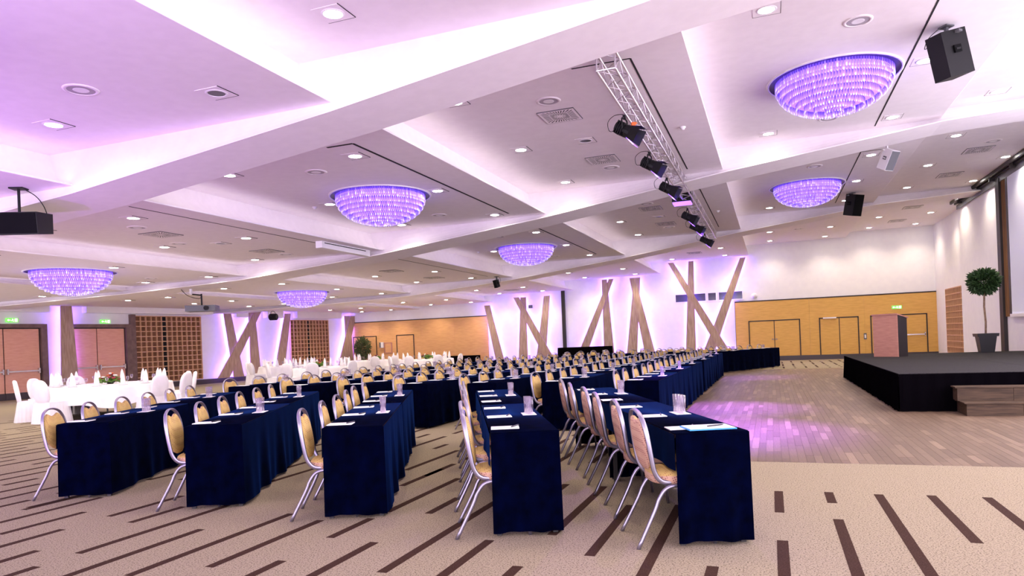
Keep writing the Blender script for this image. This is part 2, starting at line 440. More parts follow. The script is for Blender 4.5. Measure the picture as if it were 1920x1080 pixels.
# back wall cladding, ledge, baseboards
clad = []
for (x0, x1, m_, cuts) in ((-1.58, XRW, 'yellow', (1.7, 4.0)), (-23.2, -14.5, 'orange', (-21.3, -18.6, -16.5))):
    xs = [x0] + list(cuts) + [x1]
    for a, b in zip(xs, xs[1:]):
        ob('cladding_board', boxmesh('cladding board', a + .002, b - .002, YB - .05, YB, .22, 2.84, m_), wb)
    ob('cladding_cap', boxmesh('cladding cap', x0, x1, YB - .06, YB, 2.84, 2.89, 'dark'), wb)
    ob('cladding_edge', boxmesh('cladding edge', x0 - .02, x0, YB - .055, YB, .2, 2.89, 'frame'), wb)
ob('wall_ledge', boxmesh('wall ledge', -14.48, -1.6, YB - .035, YB, 0, 2.92, 'white'), wb)
ob('baseboard_back', boxmesh('baseboard back', -23.2, XRW, YB - .075, YB, 0, .22, 'plinth'), kind='structure', label='dark baseboard along the back wall', cat='baseboard')
ob('baseboard_left', boxmesh('baseboard left', -1.3, 18.5, -.05, 0, 0, .22, 'plinth'), None, P0, RZL, kind='structure', label='dark baseboard below the lattice panels', cat='baseboard')
ob('trim_1', boxmesh('trim pole', -10.24, -10.06, YB - .14, YB - .04, 0, 3.95, 'dark'), kind='structure', label='dark partition rail upright on the white back wall', cat='trim')

# doors in the back wall
def back_door(n, x0, x1, split, m_, label, top=1.93, bar=None, hnd=True):
    root = ob('door_%d' % n, None, None, ((x0 + x1) / 2, YB - .05, 0), kind='structure', label=label, cat='door')
    hw = (x1 - x0) / 2
    fr = MB()
    t = .045
    fr.box(-hw, -hw + t, -.02, 0, .2, top).box(hw - t, hw, -.02, 0, .2, top).box(-hw, hw, -.02, 0, top - t, top)
    ob('door_frame', fr.mesh('door frame', 'dark'), root)
    sp = [-hw + t] + [s - (x0 + x1) / 2 for s in split] + [hw - t]
    for i, (a, b) in enumerate(zip(sp, sp[1:])):
        leaf = ob('door_leaf', boxmesh('door leaf', a + .018, b - .018, -.012, 0, .22, top - t - .01, m_), root)
        if hnd and len(sp) > 2:
            hx = b - .08 if i == 0 else a + .08
            ob('door_handle', MB().box(hx - .015, hx + .015, -.05, -.012, .98, 1.06).box(hx - .06, hx + .06, -.06, -.045, 1.0, 1.03).mesh('door handle', 'brass'), leaf)
        if bar:
            ob('push_bar', MB().box(a + .05, b - .05, -.10, -.06, .98, 1.03).box(a + .05, a + .09, -.1, -.012, .93, 1.1).box(b - .09, b - .05, -.1, -.012, .93, 1.1).mesh('push bar', 'chrome'), leaf)
    for s in split:
        xx = s - (x0 + x1) / 2
        ob('door_gap', boxmesh('door gap', xx - .016, xx + .016, -.014, 0, .22, top - t, 'dark'), root)
    return root
back_door(1, -1.0, 1.29, (.15,), 'yellow', 'yellow double door beside the timber struts')
d2 = back_door(2, 2.1, 3.76, (2.95,), 'yellow', 'yellow double door with overhead closer', hnd=False)
ob('door_closer', boxmesh('door closer', -.66, -.1, -.09, -.02, 1.88, 1.94, 'whiteplastic'), d2)
back_door(3, 4.23, 6.49, (5.36,), 'yellow', 'yellow exit door with push bars behind the lectern', bar=True, hnd=False)
back_door(4, -23.1, -21.5, (), 'orange', 'orange door behind the ficus', top=2.04)
back_door(5, -20.2, -19.05, (), 'orange', 'orange single door beside the picture frame', top=2.04)

# doors in the side wall
def side_door(n, s0, s1, split, label):
    root = ob('door_%d' % n, None, None, P0 + UL * s0, RZL, kind='structure', label=label, cat='door')
    wd = s1 - s0
    ob('door_frame', MB().box(-.2, -.03, -.16, 0, 0, 2.76).box(wd + .03, wd + .24, -.16, 0, 0, 2.76).box(-.03, wd + .03, -.16, 0, 2.62, 2.76).mesh('door frame', 'frame'), root)
    ob('door_gap', boxmesh('door gap', -.03, wd + .03, -.012, 0, 0, 2.62, 'dark'), root)
    sp = [0] + split + [wd]
    for i, (a, b) in enumerate(zip(sp, sp[1:])):
        leaf = ob('door_leaf', boxmesh('door leaf', a + .02, b - .02, -.06, -.012, .25, 2.58, 'doorpink'), root)
        ob('kick_plate', boxmesh('kick plate', a + .02, b - .02, -.065, -.012, .01, .25, 'plinth'), leaf)
        ob('push_bar', MB().box(a + .08, b - .08, -.16, -.12, 1.0, 1.05).box(a + .05, a + .10, -.16, -.06, .93, 1.12).box(b - .10, b - .05, -.16, -.06, .93, 1.12).mesh('push bar', 'chrome'), leaf)
side_door(6, -1.0, 1.33, [1.12], 'salmon double door with push bars at the hall edge')
side_door(7, 2.52, 4.62, [.95], 'salmon double door between oak strut and lattice')
ob('trim_2', boxmesh('lattice post', 4.86, 5.08, -.14, 0, 0, 3.17, 'frame'), None, P0, RZL, kind='structure', label='brown post between salmon door and lattice', cat='trim')
# bulkhead over the side wall, notched at the struts
for i, (a, b) in enumerate(((-1.3, 1.6), (2.95, 8.75), (10.05, 10.75), (11.95, 13.0), (13.95, 17.35))):
    ob('trim_%d' % (3 + i), boxmesh('bulkhead', a, b, -.35, 0, 3.2 if b < 9 else 3.1, 3.62, 'white'), None, P0, RZL, kind='structure', label='white bulkhead, %s from the salmon doors' % ORD[i], cat='bulkhead')

# lattice panels
def lattice(name, root_loc, rz, wd, ht, nx, ny, gap_cols, label, dep=.09):
    root = ob(name, None, None, root_loc, rz, label=label, cat='lattice')
    ob('backing', boxmesh('backing', 0, wd, -.012, 0, 0, ht, 'latback'), root)
    cx, cz, t = wd / nx, ht / ny, .017
    mv = boxmesh('lattice slat', -t, t, -dep, -.012, 0, ht, 'lattice'); mh = boxmesh('lattice slat', 0, wd, -dep + .004, -.012, -t, t, 'lattice')
    for i in range(nx + 1): ob('slat', mv, root, (i * cx, 0, 0))
    for j in range(ny + 1): ob('slat', mh, root, (0, 0, j * cz))
    for g in gap_cols: ob('door_gap', boxmesh('lattice gap', g * cx + t, (g + 1) * cx - t, -.02, -.012, 0, ht, 'slot'), root)
lattice('lattice_panel', P0 + UL * 5.09 + NL * .004 + Vector((0, 0, .27)), RZL, 3.16, 2.84, 13, 13, (5,), 'wooden lattice panel between salmon door and crossed struts')
lattice('lattice_panel', P0 + UL * 13.68 + NL * .004 + Vector((0, 0, .27)), RZL, 2.8, 2.73, 12, 13, (5,), 'wooden lattice panel near the corner of the banquet tables')
lattice('lattice_panel', (XRW - .004, 33.15, .25), -PI / 2, 2.72, 2.58, 10, 11, (), 'wooden lattice panel behind the potted tree on stage')

# ------------------------------------------------------------------ oak struts with violet LED edges
def strut(to_world, rz, top, bot, zt, zb, label, thick=.05, off=.13):
    # top/bot = (a0,a1) along the wall; local frame: x along wall, y = into wall
    a0, a1 = top; b0, b1 = bot
    xm = (b0 + b1) / 2
    root = ob('oak_strut', None, None, to_world(xm), rz, label=label, cat='strut', group='oak struts on the walls')
    p = lambda x, y, z: (x - xm, y, z)
    mb = MB().hexa([p(b0, -off - thick, zb), p(b1, -off - thick, zb), p(b1, -off, zb), p(b0, -off, zb)], [p(a0, -off - thick, zt), p(a1, -off - thick, zt), p(a1, -off, zt), p(a0, -off, zt)])
    ob('plank', mb.mesh('strut plank', 'oak'), root)
    ledw = .016
    for (at, ab, sg) in ((a0, b0, 1), (a1, b1, -1)):
        t0, t1 = sorted((at + sg * .05, at + sg * (.05 + ledw))); u0, u1 = sorted((ab + sg * .05, ab + sg * (.05 + ledw)))
        led = MB().hexa([p(u0, -off, zb + .02), p(u1, -off, zb + .02), p(u1, -off + .012, zb + .02), p(u0, -off + .012, zb + .02)],
                        [p(t0, -off, zt - .02), p(t1, -off, zt - .02), p(t1, -off + .012, zt - .02), p(t0, -off + .012, zt - .02)])
        ob('led_strip', led.mesh('led strip', 'led'), root)
    for f in (.2, .8):
        za = zb + (zt - zb) * f; c = (b0 + b1) / 2 + ((a0 + a1) / 2 - (b0 + b1) / 2) * f
        ob('spacer', boxmesh('strut spacer', c - .05 - xm, c + .05 - xm, -off, 0, za - .05, za + .05, 'dark'), root)
BW = lambda x: (x, YB - .036, 0)
bs = [((-14.59, -14.27), (-14.0, -13.5), 3.42, 'slanting oak strut beside the orange cladding', .13), ((-12.47, -12.17), (-12.73, -12.2), 3.74, 'upright oak strut of the N-shaped trio', .13),
      ((-12.86, -12.55), (-11.1, -10.6), 3.75, 'diagonal oak strut of the N-shaped trio', .19), ((-11.16, -10.84), (-11.75, -11.22), 3.74, 'leaning oak strut ending the N-shaped trio', .13),
      ((-7.65, -7.41), (-9.6, -9.1), 4.38, 'slanting oak strut behind the black bar counter', .19), ((-8.02, -7.76), (-8.05, -7.5), 4.38, 'steep oak strut crossing the slanting one by the bar counter', .13),
      ((-6.37, -6.06), (-6.92, -6.38), 4.37, 'oak strut leaning towards the bar counter, inverted V', .13), ((-6.59, -6.3), (-5.9, -5.38), 4.36, 'oak strut of the inverted V on the control window side', .19),
      ((-4.65, -4.38), (-2.2, -1.72), 4.97, 'long diagonal oak strut crossing the control window', .19), ((-3.67, -3.43), (-3.98, -3.48), 4.99, 'upright oak strut in front of the control window', .13),
      ((-1.26, -1.01), (-3.25, -2.7), 4.97, 'tall oak strut leaning beside the yellow cladding', .13)]
for t_, b_, zt, lb, of in bs: strut(BW, 0, t_, b_, zt, .22, lb, off=of)
LWp = lambda s: P0 + UL * s
for t_, b_, zt, lb, of in (((2.04, 2.44), (1.95, 2.62), 3.52, 'oak strut between the two salmon doors', .2), ((9.44, 9.85), (9.9, 10.5), 3.43, 'short oak strut forming the X near the lattice', .13),
                       ((11.25, 11.67), (8.95, 9.6), 3.43, 'diagonal oak strut forming the X near the lattice', .19), ((10.92, 11.3), (10.92, 11.55), 3.43, 'upright oak strut next to the X', .13),
                       ((13.26, 13.65), (12.4, 13.05), 3.34, 'leaning oak strut before the far lattice panel', .13), ((17.75, 18.2), (17.85, 18.4), 3.28, 'steep oak strut in the corner', .13),
                       ((18.2, 18.68), (16.95, 17.5), 3.28, 'diagonal oak strut in the corner', .19)):
    strut(LWp, RZL, t_, b_, zt, .22, lb, off=of)

# ------------------------------------------------------------------ control-room windows, wall fittings
for i, (a, b) in enumerate(((-4.4, -2.91), (-2.84, -2.42), (-2.34, -1.2))):
    r_ = ob('window_%d' % (i + 1), boxmesh('window pane', a + .03, b - .03, YB - .03, YB - .005, 3.02, 3.38, 'bulb'), kind='structure', label='dark control window, %s from the bar counter' % ORD[i], cat='window')
    ob('window_frame', MB().box(a, b, YB - .05, YB, 2.98, 3.02).box(a, b, YB - .05, YB, 3.38, 3.42).box(a, a + .03, YB - .05, YB, 3.02, 3.38).box(b - .03, b, YB - .05, YB, 3.02, 3.38).mesh('window frame', 'white'), r_)
s_ = MB(); s_.rings([[( .13 * math.cos(a) * q, -y, .13 * math.sin(a) * q) for a in [2 * PI * k / 16 for k in range(16)]] for q, y in ((1, 0), (1, .03), (.8, .09), (.3, .125))])
ob('wall_lamp', s_.mesh('wall dome', 'whiteplastic', True), None, (-.69, YB, 3.12), label='small white dome on the wall above yellow cladding', cat='wall dome')
ob('picture_frame', MB().box(-.26, -.2, -.04, 0, -.31, .31).box(.2, .26, -.03, 0, -.31, .31).box(-.2, .2, -.03, 0, -.31, -.27).box(-.2, .2, -.03, 0, .27, .31).box(-.2, .2, -.01, 0, -.27, .27, 1).mesh('picture frame', ['lectern', 'orange']),
   None, (-20.75, YB - .05, 1.32), label='small dark red picture frame on orange wall', cat='picture frame')
fx = ob('wall_telephone', None, None, (-21.15, YB - .05, 1.5), label='white wall telephone beside the picture frame', cat='telephone')
ob('housing', boxmesh('telephone housing', -.11, .11, -.12, 0, -.16, .16, 'whiteplastic'), fx); ob('handset', MB().box(-.09, -.03, -.17, -.12, -.15, .15).mesh('handset', 'greyplastic'), fx)
ob('wall_switch', MB().box(-.06, .06, -.02, 0, -.14, .14).box(-.03, .03, -.03, -.02, -.08, .08, 1).mesh('wall switch', ['greyplastic', 'whiteplastic']), None, (4.0, YB - .05, 1.0), label='grey switch plate between two yellow doors', cat='switch')
ob('wall_speaker', MB().box(-.13, .13, -.1, 0, -.1, .1).box(-.11, .11, -.104, -.1, -.08, .08, 1).mesh('wall speaker', ['whiteplastic', 'greyplastic']), None, (-11.95, YB - .036, 3.22), label='small white box speaker above the N-shaped struts', cat='speaker')
# exit signs: running figure, arrow and doorway in green
def exit_sign(loc, rz, label):
    r_ = ob('exit_sign', None, None, loc, rz, label=label, cat='exit sign')
    ob('housing', boxmesh('sign housing', -.2, .2, -.06, 0, -.075, .075, 'green'), r_)
    g = MB()
    g.box(.08, .17, -.064, -.06, -.055, .055)                                      # doorway
    g.add([(-.17, -.064, 0), (-.12, -.064, -.045), (-.12, -.064, .045)], [(0, 1, 2)]).box(-.12, -.06, -.064, -.06, -.014, .014)   # arrow
    g.lathe([(.013, -.0), (.013, .001)], 8, c=(0, 0))
    g.box(-.01, .02, -.064, -.06, -.015, .03).box(.0, .02, -.064, -.06, .035, .055).box(-.04, -.01, -.064, -.06, -.03, -.01).box(.02, .05, -.064, -.06, -.05, -.02).box(.02, .055, -.064, -.06, .01, .022)
    ob('running_figure', g.mesh('running figure', 'signwhite'), r_)
exit_sign((5.31, YB - .01, 2.25), 0, 'green exit sign above the yellow door behind the lectern')
exit_sign(P0 + UL * .43 + NL * .02 + Vector((0, 0, 2.9)), RZL, 'green exit sign at the edge of the hall, above salmon door')
exit_sign(P0 + UL * 3.84 + NL * .02 + Vector((0, 0, 2.87)), RZL, 'green exit sign above the salmon door next to lattice')

# ------------------------------------------------------------------ stage wall: track, post, curtain, screen
tr = ob('sliding_track', None, None, (XR2 - .02, 20, 5.7), label='black ceiling track above the projection screen', cat='track')
ob('rail', MB().box(-.25, -.19, -8, 9, -.02, .08).box(-.12, -.06, -8, 9, -.05, .02).mesh('rail', 'dark'), tr)
ob('valance', boxmesh('valance', -.05, -.02, -8, 9, -.22, -.06, 'greyplastic'), tr)
for k in range(9): ob('hanger', boxmesh('hanger', -.2, -.05, -7 + k * 1.9, -6.95 + k * 1.9, -.12, .06, 'dark'), tr)
ob('trim_8', boxmesh('screen post', XR2 - .1, XR2, 24.0, 24.32, 0, 5.6, 'dark'), kind='structure', label='dark post beside the projection screen', cat='trim')
cu = MB(); rr = []
for z in (1.55, 5.5):
    rr.append([(XR2 - .03 - .03 * math.sin(k * 1.9), 23.5 + k * .025, z) for k in range(21)])
cu.add(rr[0] + rr[1], [(k, k + 1, 22 + k, 21 + k) for k in range(20)])
ob('stage_curtain', cu.mesh('stage curtain', 'curtain', True), label='narrow brown curtain beside the projection screen', cat='curtain')
scr = ob('projection_screen', None, None, (XR2 - .05, 20.0, 1.56), label='large pale projection screen above the stage', cat='screen')
ob('fabric', boxmesh('screen fabric', -.01, .0, -3.4, 3.35, .06, 3.95, 'screen'), scr)
ob('lower_batten', boxmesh('screen batten', -.05, .02, -3.45, 3.4, -.03, .06, 'whiteplastic'), scr)
ob('masking_edge', MB().box(-.02, .0, 3.35, 3.5, .06, 3.95).mesh('masking edge', 'dark'), scr)

# ------------------------------------------------------------------ stage, steps, lectern, tree
SX0, SX1, SY0, SY1, SZ = 1.93, 6.35, 12.9, 22.0, .62
stage = ob('stage', None, None, ((SX0 + SX1) / 2, (SY0 + SY1) / 2, 0), label='low black-skirted stage with charcoal carpet top', cat='stage')
sx, sy = (SX1 - SX0) / 2, (SY1 - SY0) / 2
for i in range(2):
    for j in range(4):
        a, b = -sx + i * sx, -sy + j * sy / 2
        ob('deck_panel', boxmesh('deck panel', a + .004, a + sx - .004, b + .004, b + sy / 2 - .004, SZ - .05, SZ, 'stagetop'), stage)
ob('platform', boxmesh('platform', -sx + .06, sx - .06, -sy + .06, sy - .06, 0, SZ - .05, 'black'), stage)
def skirt(L_, ht):
    n = int(L_ / .05); vs = []
    for z, am in ((0.005, .02), (ht, .002)):
        for k in range(n + 1): vs.append((L_ * k / n, -am * (1 + math.sin(k * 1.3) + .5 * math.sin(k * .37)), z))
    return MB().add(vs, [(k, k + 1, n + 2 + k, n + 1 + k) for k in range(n)])
for (x, y, rz, L_) in ((-sx, -sy, 0, 2 * sx), (-sx, sy, -PI / 2, 2 * sy), (sx, sy, PI, 2 * sx)):
    ob('skirt', skirt(L_, SZ - .01).mesh('stage skirt', 'black', True), stage, (x, y, 0), rz)
stp = ob('stage_steps', None, None, (3.7, 12.6, 0), label='two dark wooden steps against the stage', cat='steps')
for nm, y0, y1, z0, z1, x0 in (('lower', -.36, .25, 0, .20, -1.0), ('upper', -.05, .25, .20, .42, -1.05)):
    ob('tread', boxmesh('tread', x0, 1.2, y0, y1, z1 - .02, z1, 'stairwood'), stp)
    for k in range(3):
        xa = x0 + .03 + k * (1.17 - x0) / 3
        ob('riser', boxmesh('riser', xa, xa + (1.17 - x0) / 3 - .004, y0 + .02, y1, z0, z1 - .02, 'stairwood'), stp)
a_ = math.atan2(-.43, .49)
lec = ob('lectern', None, None, (2.76, 20.28, SZ), a_, label='reddish wooden lectern standing on the stage', cat='lectern')
ob('front_panel', MB().hexa([(-.33, 0, 0), (.33, 0, 0), (.33, .04, 0), (-.33, .04, 0)], [(-.33, 0, 1.08), (.33, 0, 1.08), (.33, .04, 1.08), (-.33, .04, 1.08)]).mesh('lectern front', 'lectern'), lec)
for x in (-.33, .30): ob('side_panel', MB().hexa([(x, .04, 0), (x + .03, .04, 0), (x + .03, .42, 0), (x, .42, 0)], [(x, .04, 1.08), (x + .03, .04, 1.08), (x + .03, .42, .98), (x, .42, .98)]).mesh('lectern side', 'dark'), lec)
ob('reading_top', MB().hexa([(-.35, -.02, 1.08), (.35, -.02, 1.08), (.35, .46, .98), (-.35, .46, .98)], [(-.35, -.02, 1.11), (.35, -.02, 1.11), (.35, .46, 1.01), (-.35, .46, 1.01)]).mesh('reading top', 'lectern'), lec)
ob('shelf', boxmesh('shelf', -.3, .3, .05, .4, .5, .53, 'lectern'), lec)

def leaves(n, fn, ln, wd, mi_mat, seed):
    r = random.Random(seed); mb = MB()
    for _ in range(n):
        c, d = fn(r); d = Vector(d).normalized()
        d = (d + Vector((r.uniform(-.7, .7), r.uniform(-.7, .7), r.uniform(-.7, .5)))).normalized()
        s = d.cross(Vector((r.uniform(-1, 1), r.uniform(-1, 1), r.uniform(-1, 1)))).normalized()
        l, w_ = ln * r.uniform(.7, 1.2), wd * r.uniform(.8, 1.2); c = Vector(c); nn = d.cross(s) * (l * .12)
        mb.add([c, c + d * l * .5 + s * w_ + nn, c + d * l, c + d * l * .5 - s * w_ + nn], [(0, 1, 2), (0, 2, 3)])
    return mb.mesh('foliage', mi_mat)
tree = ob('potted_tree', None, None, (5.28, 21.5, SZ), label='ball-clipped laurel tree in black planter on stage', cat='potted tree')
pot = MB()
for z0, z1, w0, w1 in ((0, .42, .15, .2), (.42, .5, .235, .245)):
    pot.hexa([(-w0, -w0, z0), (w0, -w0, z0), (w0, w0, z0), (-w0, w0, z0)], [(-w1, -w1, z1), (w1, -w1, z1), (w1, w1, z1), (-w1, w1, z1)])
ob('planter', pot.mesh('planter', 'pot'), tree)
ob('trunk', MB().tube([(0, 0, .45), (.015, .01, .8), (-.01, 0, 1.2), (.01, 0, 1.75)], .024, 8).mesh('trunk', 'bark', True), tree)
def ball(c, rad):
    def f(r):
        d = Vector((r.gauss(0, 1), r.gauss(0, 1), r.gauss(0, 1))).normalized()
        d.z *= .92
        return Vector(c) + d * rad * (r.random() ** .25), d
    return f
ob('foliage', leaves(1300, ball((0, 0, 1.86), .30), .15, .028, 'leaf', 3), tree, kind='stuff')
fic = ob('ficus_tree', None, None, (-22.0, 34.5, 0), label='bushy ficus in front of the orange door', cat='potted tree')
ob('planter', MB().lathe([(.2, 0), (.26, .4), (.24, .4), (.22, .36)], 20, cap0=True, cap1=True).mesh('planter', 'pot', True), fic)
for k in range(4):
    a = k * 1.7; ob('stem', MB().tube([(.04 * math.cos(a), .04 * math.sin(a), .36), (.1 * math.cos(a), .1 * math.sin(a), 1.0), (.25 * math.cos(a), .2 * math.sin(a), 1.6)], .015, 6).mesh('stem', 'bark'), fic)
def fic_f(r):
    d = Vector((r.gauss(0, 1), r.gauss(0, 1), r.gauss(0, 1))).normalized()
    z = 1.32 + d.z * .66
    q = r.random() ** .4
    return Vector((d.x * .42 * q * (1.0 if z > 1.1 else .8), d.y * .42 * q, 1.32 + (z - 1.32) * q)), d
ob('foliage', leaves(1700, fic_f, .16, .022, 'leaf2', 5), fic, kind='stuff')

# ------------------------------------------------------------------ draped tables behind the rows
def draped(name, x0, x1, y0, y1, z, m_, label, cat):
    t = ob(name, None, None, ((x0 + x1) / 2, (y0 + y1) / 2, 0), label=label, cat=cat)
    a, b = (x1 - x0) / 2, (y1 - y0) / 2
    ob('top_cloth', boxmesh('top cloth', -a, a, -b, b, z - .02, z, m_), t)
    for (x, y, rz, L_) in ((-a, -b, 0, 2 * a), (a, -b, PI / 2, 2 * b), (a, b, PI, 2 * a), (-a, b, -PI / 2, 2 * b)):
        ob('skirt', skirt(L_, z - .01).mesh('skirt', m_, True), t, (x, y, 0), rz)
draped('bar_counter', -10.1, -7.43, 33.7, 34.3, .99, 'black', 'tall black-draped counter in front of the struts', 'counter')
draped('buffet_table', -16.5, -14.64, 33.7, 34.4, .75, 'black', 'black-draped table in front of the orange wall', 'table')

# ------------------------------------------------------------------ seminar furniture meshes
TW, TL, TH = .48, 2.25, .745
def table_cloth():
    r = random.Random(1); mb = MB(); x0, x1, L_ = -TW - .01, .01, TL
    mb.box(x0 + .006, x1 - .006, .0, L_, TH, TH + .006)
    def drape(p, q, ht, am, seed, n, fq=1.):
        rr = random.Random(seed); d = Vector(q) - Vector(p); nrm = Vector((d.y, -d.x)).normalized(); ph = [rr.uniform(0, 6) for _ in range(3)]
        vs = []
        rows = 7
        for i in range(rows + 1):
            f = i / rows
            for k in range(n + 1):
                t = k / n; s = t * d.length
                wv = (math.sin(s * 9 * fq + ph[0]) + .7 * math.sin(s * 17 * fq + ph[1]) + .5 * math.sin(s * 4 * fq + ph[2])) * am * f ** 1.3
                edge = min(1, 6 * min(t, 1 - t) + .15)
                pt = Vector(p) + d * t + d.normalized() * ((t - .5) * 2 * (.002 + .006 * f)) + nrm * (.002 + (am * .6 * f + wv) * edge + .003 * f)
                z = TH + .004 - (.004 if i == 0 else 0) - ht * f + (.004 * math.sin(s * 11) * f)
                vs.append((pt.x, pt.y, z))
        m = n + 1
        mb.add(vs, [(i * m + k + 1, i * m + k, (i + 1) * m + k, (i + 1) * m + k + 1) for i in range(rows) for k in range(n)])
    drape((x1, 0), (x1, L_), TH - .025, .018, 2, 60)      # stage side, to the floor
    drape((x0, L_), (x0, 0), .24, .008, 3, 30)            # chair side, short
    drape((x0 + .008, 0), (x1, 0), TH - .025, .017, 4, 32, 2.3)       # ends
    drape((x1, L_), (x0 + .008, L_), TH - .025, .017, 5, 32, 2.3)
    return mb.mesh('tablecloth', 'navy', True)
ME_CLOTH = table_cloth()
ME_TOP = boxmesh('tabletop', -TW + .005, -.005, .01, TL - .01, TH - .03, TH, 'stairwood')
ME_TLEG = MB().box(-.018, .018, -.015, .015, 0, TH - .03).mesh('table leg', 'hem')

def smooth_path(pts, sub=4):
    P = [Vector(p) for p in pts]; out = []
    for i in range(len(P) - 1):
        a, b, c, d = P[max(i - 1, 0)], P[i], P[i + 1], P[min(i + 2, len(P) - 1)]
        for k in range(sub):
            t = k / sub
            out.append(.5 * ((2 * b) + (c - a) * t + (2 * a - 5 * b + 4 * c - d) * t * t + (3 * b - a - 3 * c + d) * t ** 3))
    out.append(P[-1]); return out
half = [(.17, .185, .415), (-.02, .185, .415), (-.10, .19, .43), (-.145, .197, .49), (-.165, .203, .58), (-.183, .203, .70), (-.197, .185, .79), (-.208, .145, .853), (-.214, .08, .886)]
full = half + [(-.216, 0, .897)] + [(x, -y, z) for x, y, z in reversed(half)]
ME_BACKF = MB().tube(smooth_path(full, 3), .017, 8, r2=.009, side=(1, 0, .2)).mesh('back frame', 'alu', True)
def pad_back():
    mb = MB(); n = 28; rings = []
    def outline(k, q):
        a = 2 * PI * k / n; c, s = math.cos(a), math.sin(a); e = .82
        y = .178 * math.copysign(abs(c) ** e, c); z = .19 * math.copysign(abs(s) ** e, s)
        if s > 0: z -= .045 * max(0, 1 - (y / .085) ** 2) * (s > .5)     # grip notch at the top
        return y * q, .675 + z * q
    prof = [(.55, .034), (.85, .028), (.97, .014), (1, -.002), (.97, -.014), (.8, -.022), (.5, -.024)]
    for q, dx in prof:
        r_ = []
        for k in range(n):
            y, z = outline(k, q); r_.append((-.166 - (z - .58) * .155 + dx, y, z))
        rings.append(r_)
    mb.rings(rings)
    # front faces gold, rear faces rose
    nf = n
    for i in range(len(mb.f)): mb.m[i] = 0
    for i in range(3 * nf, 6 * nf): mb.m[i] = 1
    mb.m[-1] = 1
    return mb.mesh('backrest', ['gold', 'rose'], True)
ME_PAD = pad_back()
def seat_pad():
    mb = MB(); n = 28; rings = []; mis = []
    def o(k, q):
        a = 2 * PI * k / n; c, s = math.cos(a), math.sin(a); e = .55
        x = .21 * math.copysign(abs(c) ** e, c); y = .205 * math.copysign(abs(s) ** e, s)
        y *= 1 + .06 * (x / .21)
        return .07 + x * q, y * q
    for q, z in ((.9, .405), (1, .41), (1.01, .44), (1.0, .462), (.95, .476), (.75, .486), (.4, .49)):
        rings.append([(*o(k, q), z) for k in range(n)])
    mb.rings(rings)
    for i in range(0, 3 * n): mb.m[i] = 1
    return mb.mesh('seat', ['gold', 'rose'], True)
ME_SEAT = seat_pad()
ME_FLEG = {}
for s in (-1, 1):
    ME_FLEG['f', s] = MB().tube(smooth_path([(.20, .19 * s, .41), (.215, .193 * s, .3), (.245, .2 * s, 0)], 2), .0125, 8).mesh('front leg', 'alu', True)
    ME_FLEG['r', s] = MB().tube(smooth_path([(.21, .203 * s, .40), (.03, .203 * s, .402), (-.07, .204 * s, .385), (-.125, .207 * s, .32), (-.16, .21 * s, .24), (-.285, .228 * s, 0)], 4), .0135, 8).mesh('rear leg', 'alu', True)
def chair(loc, rz, label, group, name='banquet_chair'):
    t = ob(name, None, None, loc, rz, label=label, cat='chair', group=group)
    ob('back_frame', ME_BACKF, t); ob('backrest', ME_PAD, t); ob('seat', ME_SEAT, t)
    for k in ('f', 'r'):
        for s in (-1, 1): ob('leg', ME_FLEG[k, s], t)
    return t
ME_NOTE = MB().box(-.075, .075, -.105, .105, 0, .006).mesh('notepad', 'paper')
ME_PEN = MB().tube([(0, -.07, .005), (0, .045, .005), (0, .06, .005), (0, .072, .004)], [.0048, .0048, .0042, .001], 6).mesh('pen', 'pen')
ME_COAST = MB().box(-.11, .11, -.06, .06, 0, .003).mesh('coaster', 'paper')
ME_GLASS = MB().lathe([(.001, .004), (.024, .004), (.026, .0), (.031, .15), (.029, .15), (.0235, .018), (.001, .018)], 14).mesh('tumbler', 'glass', True)

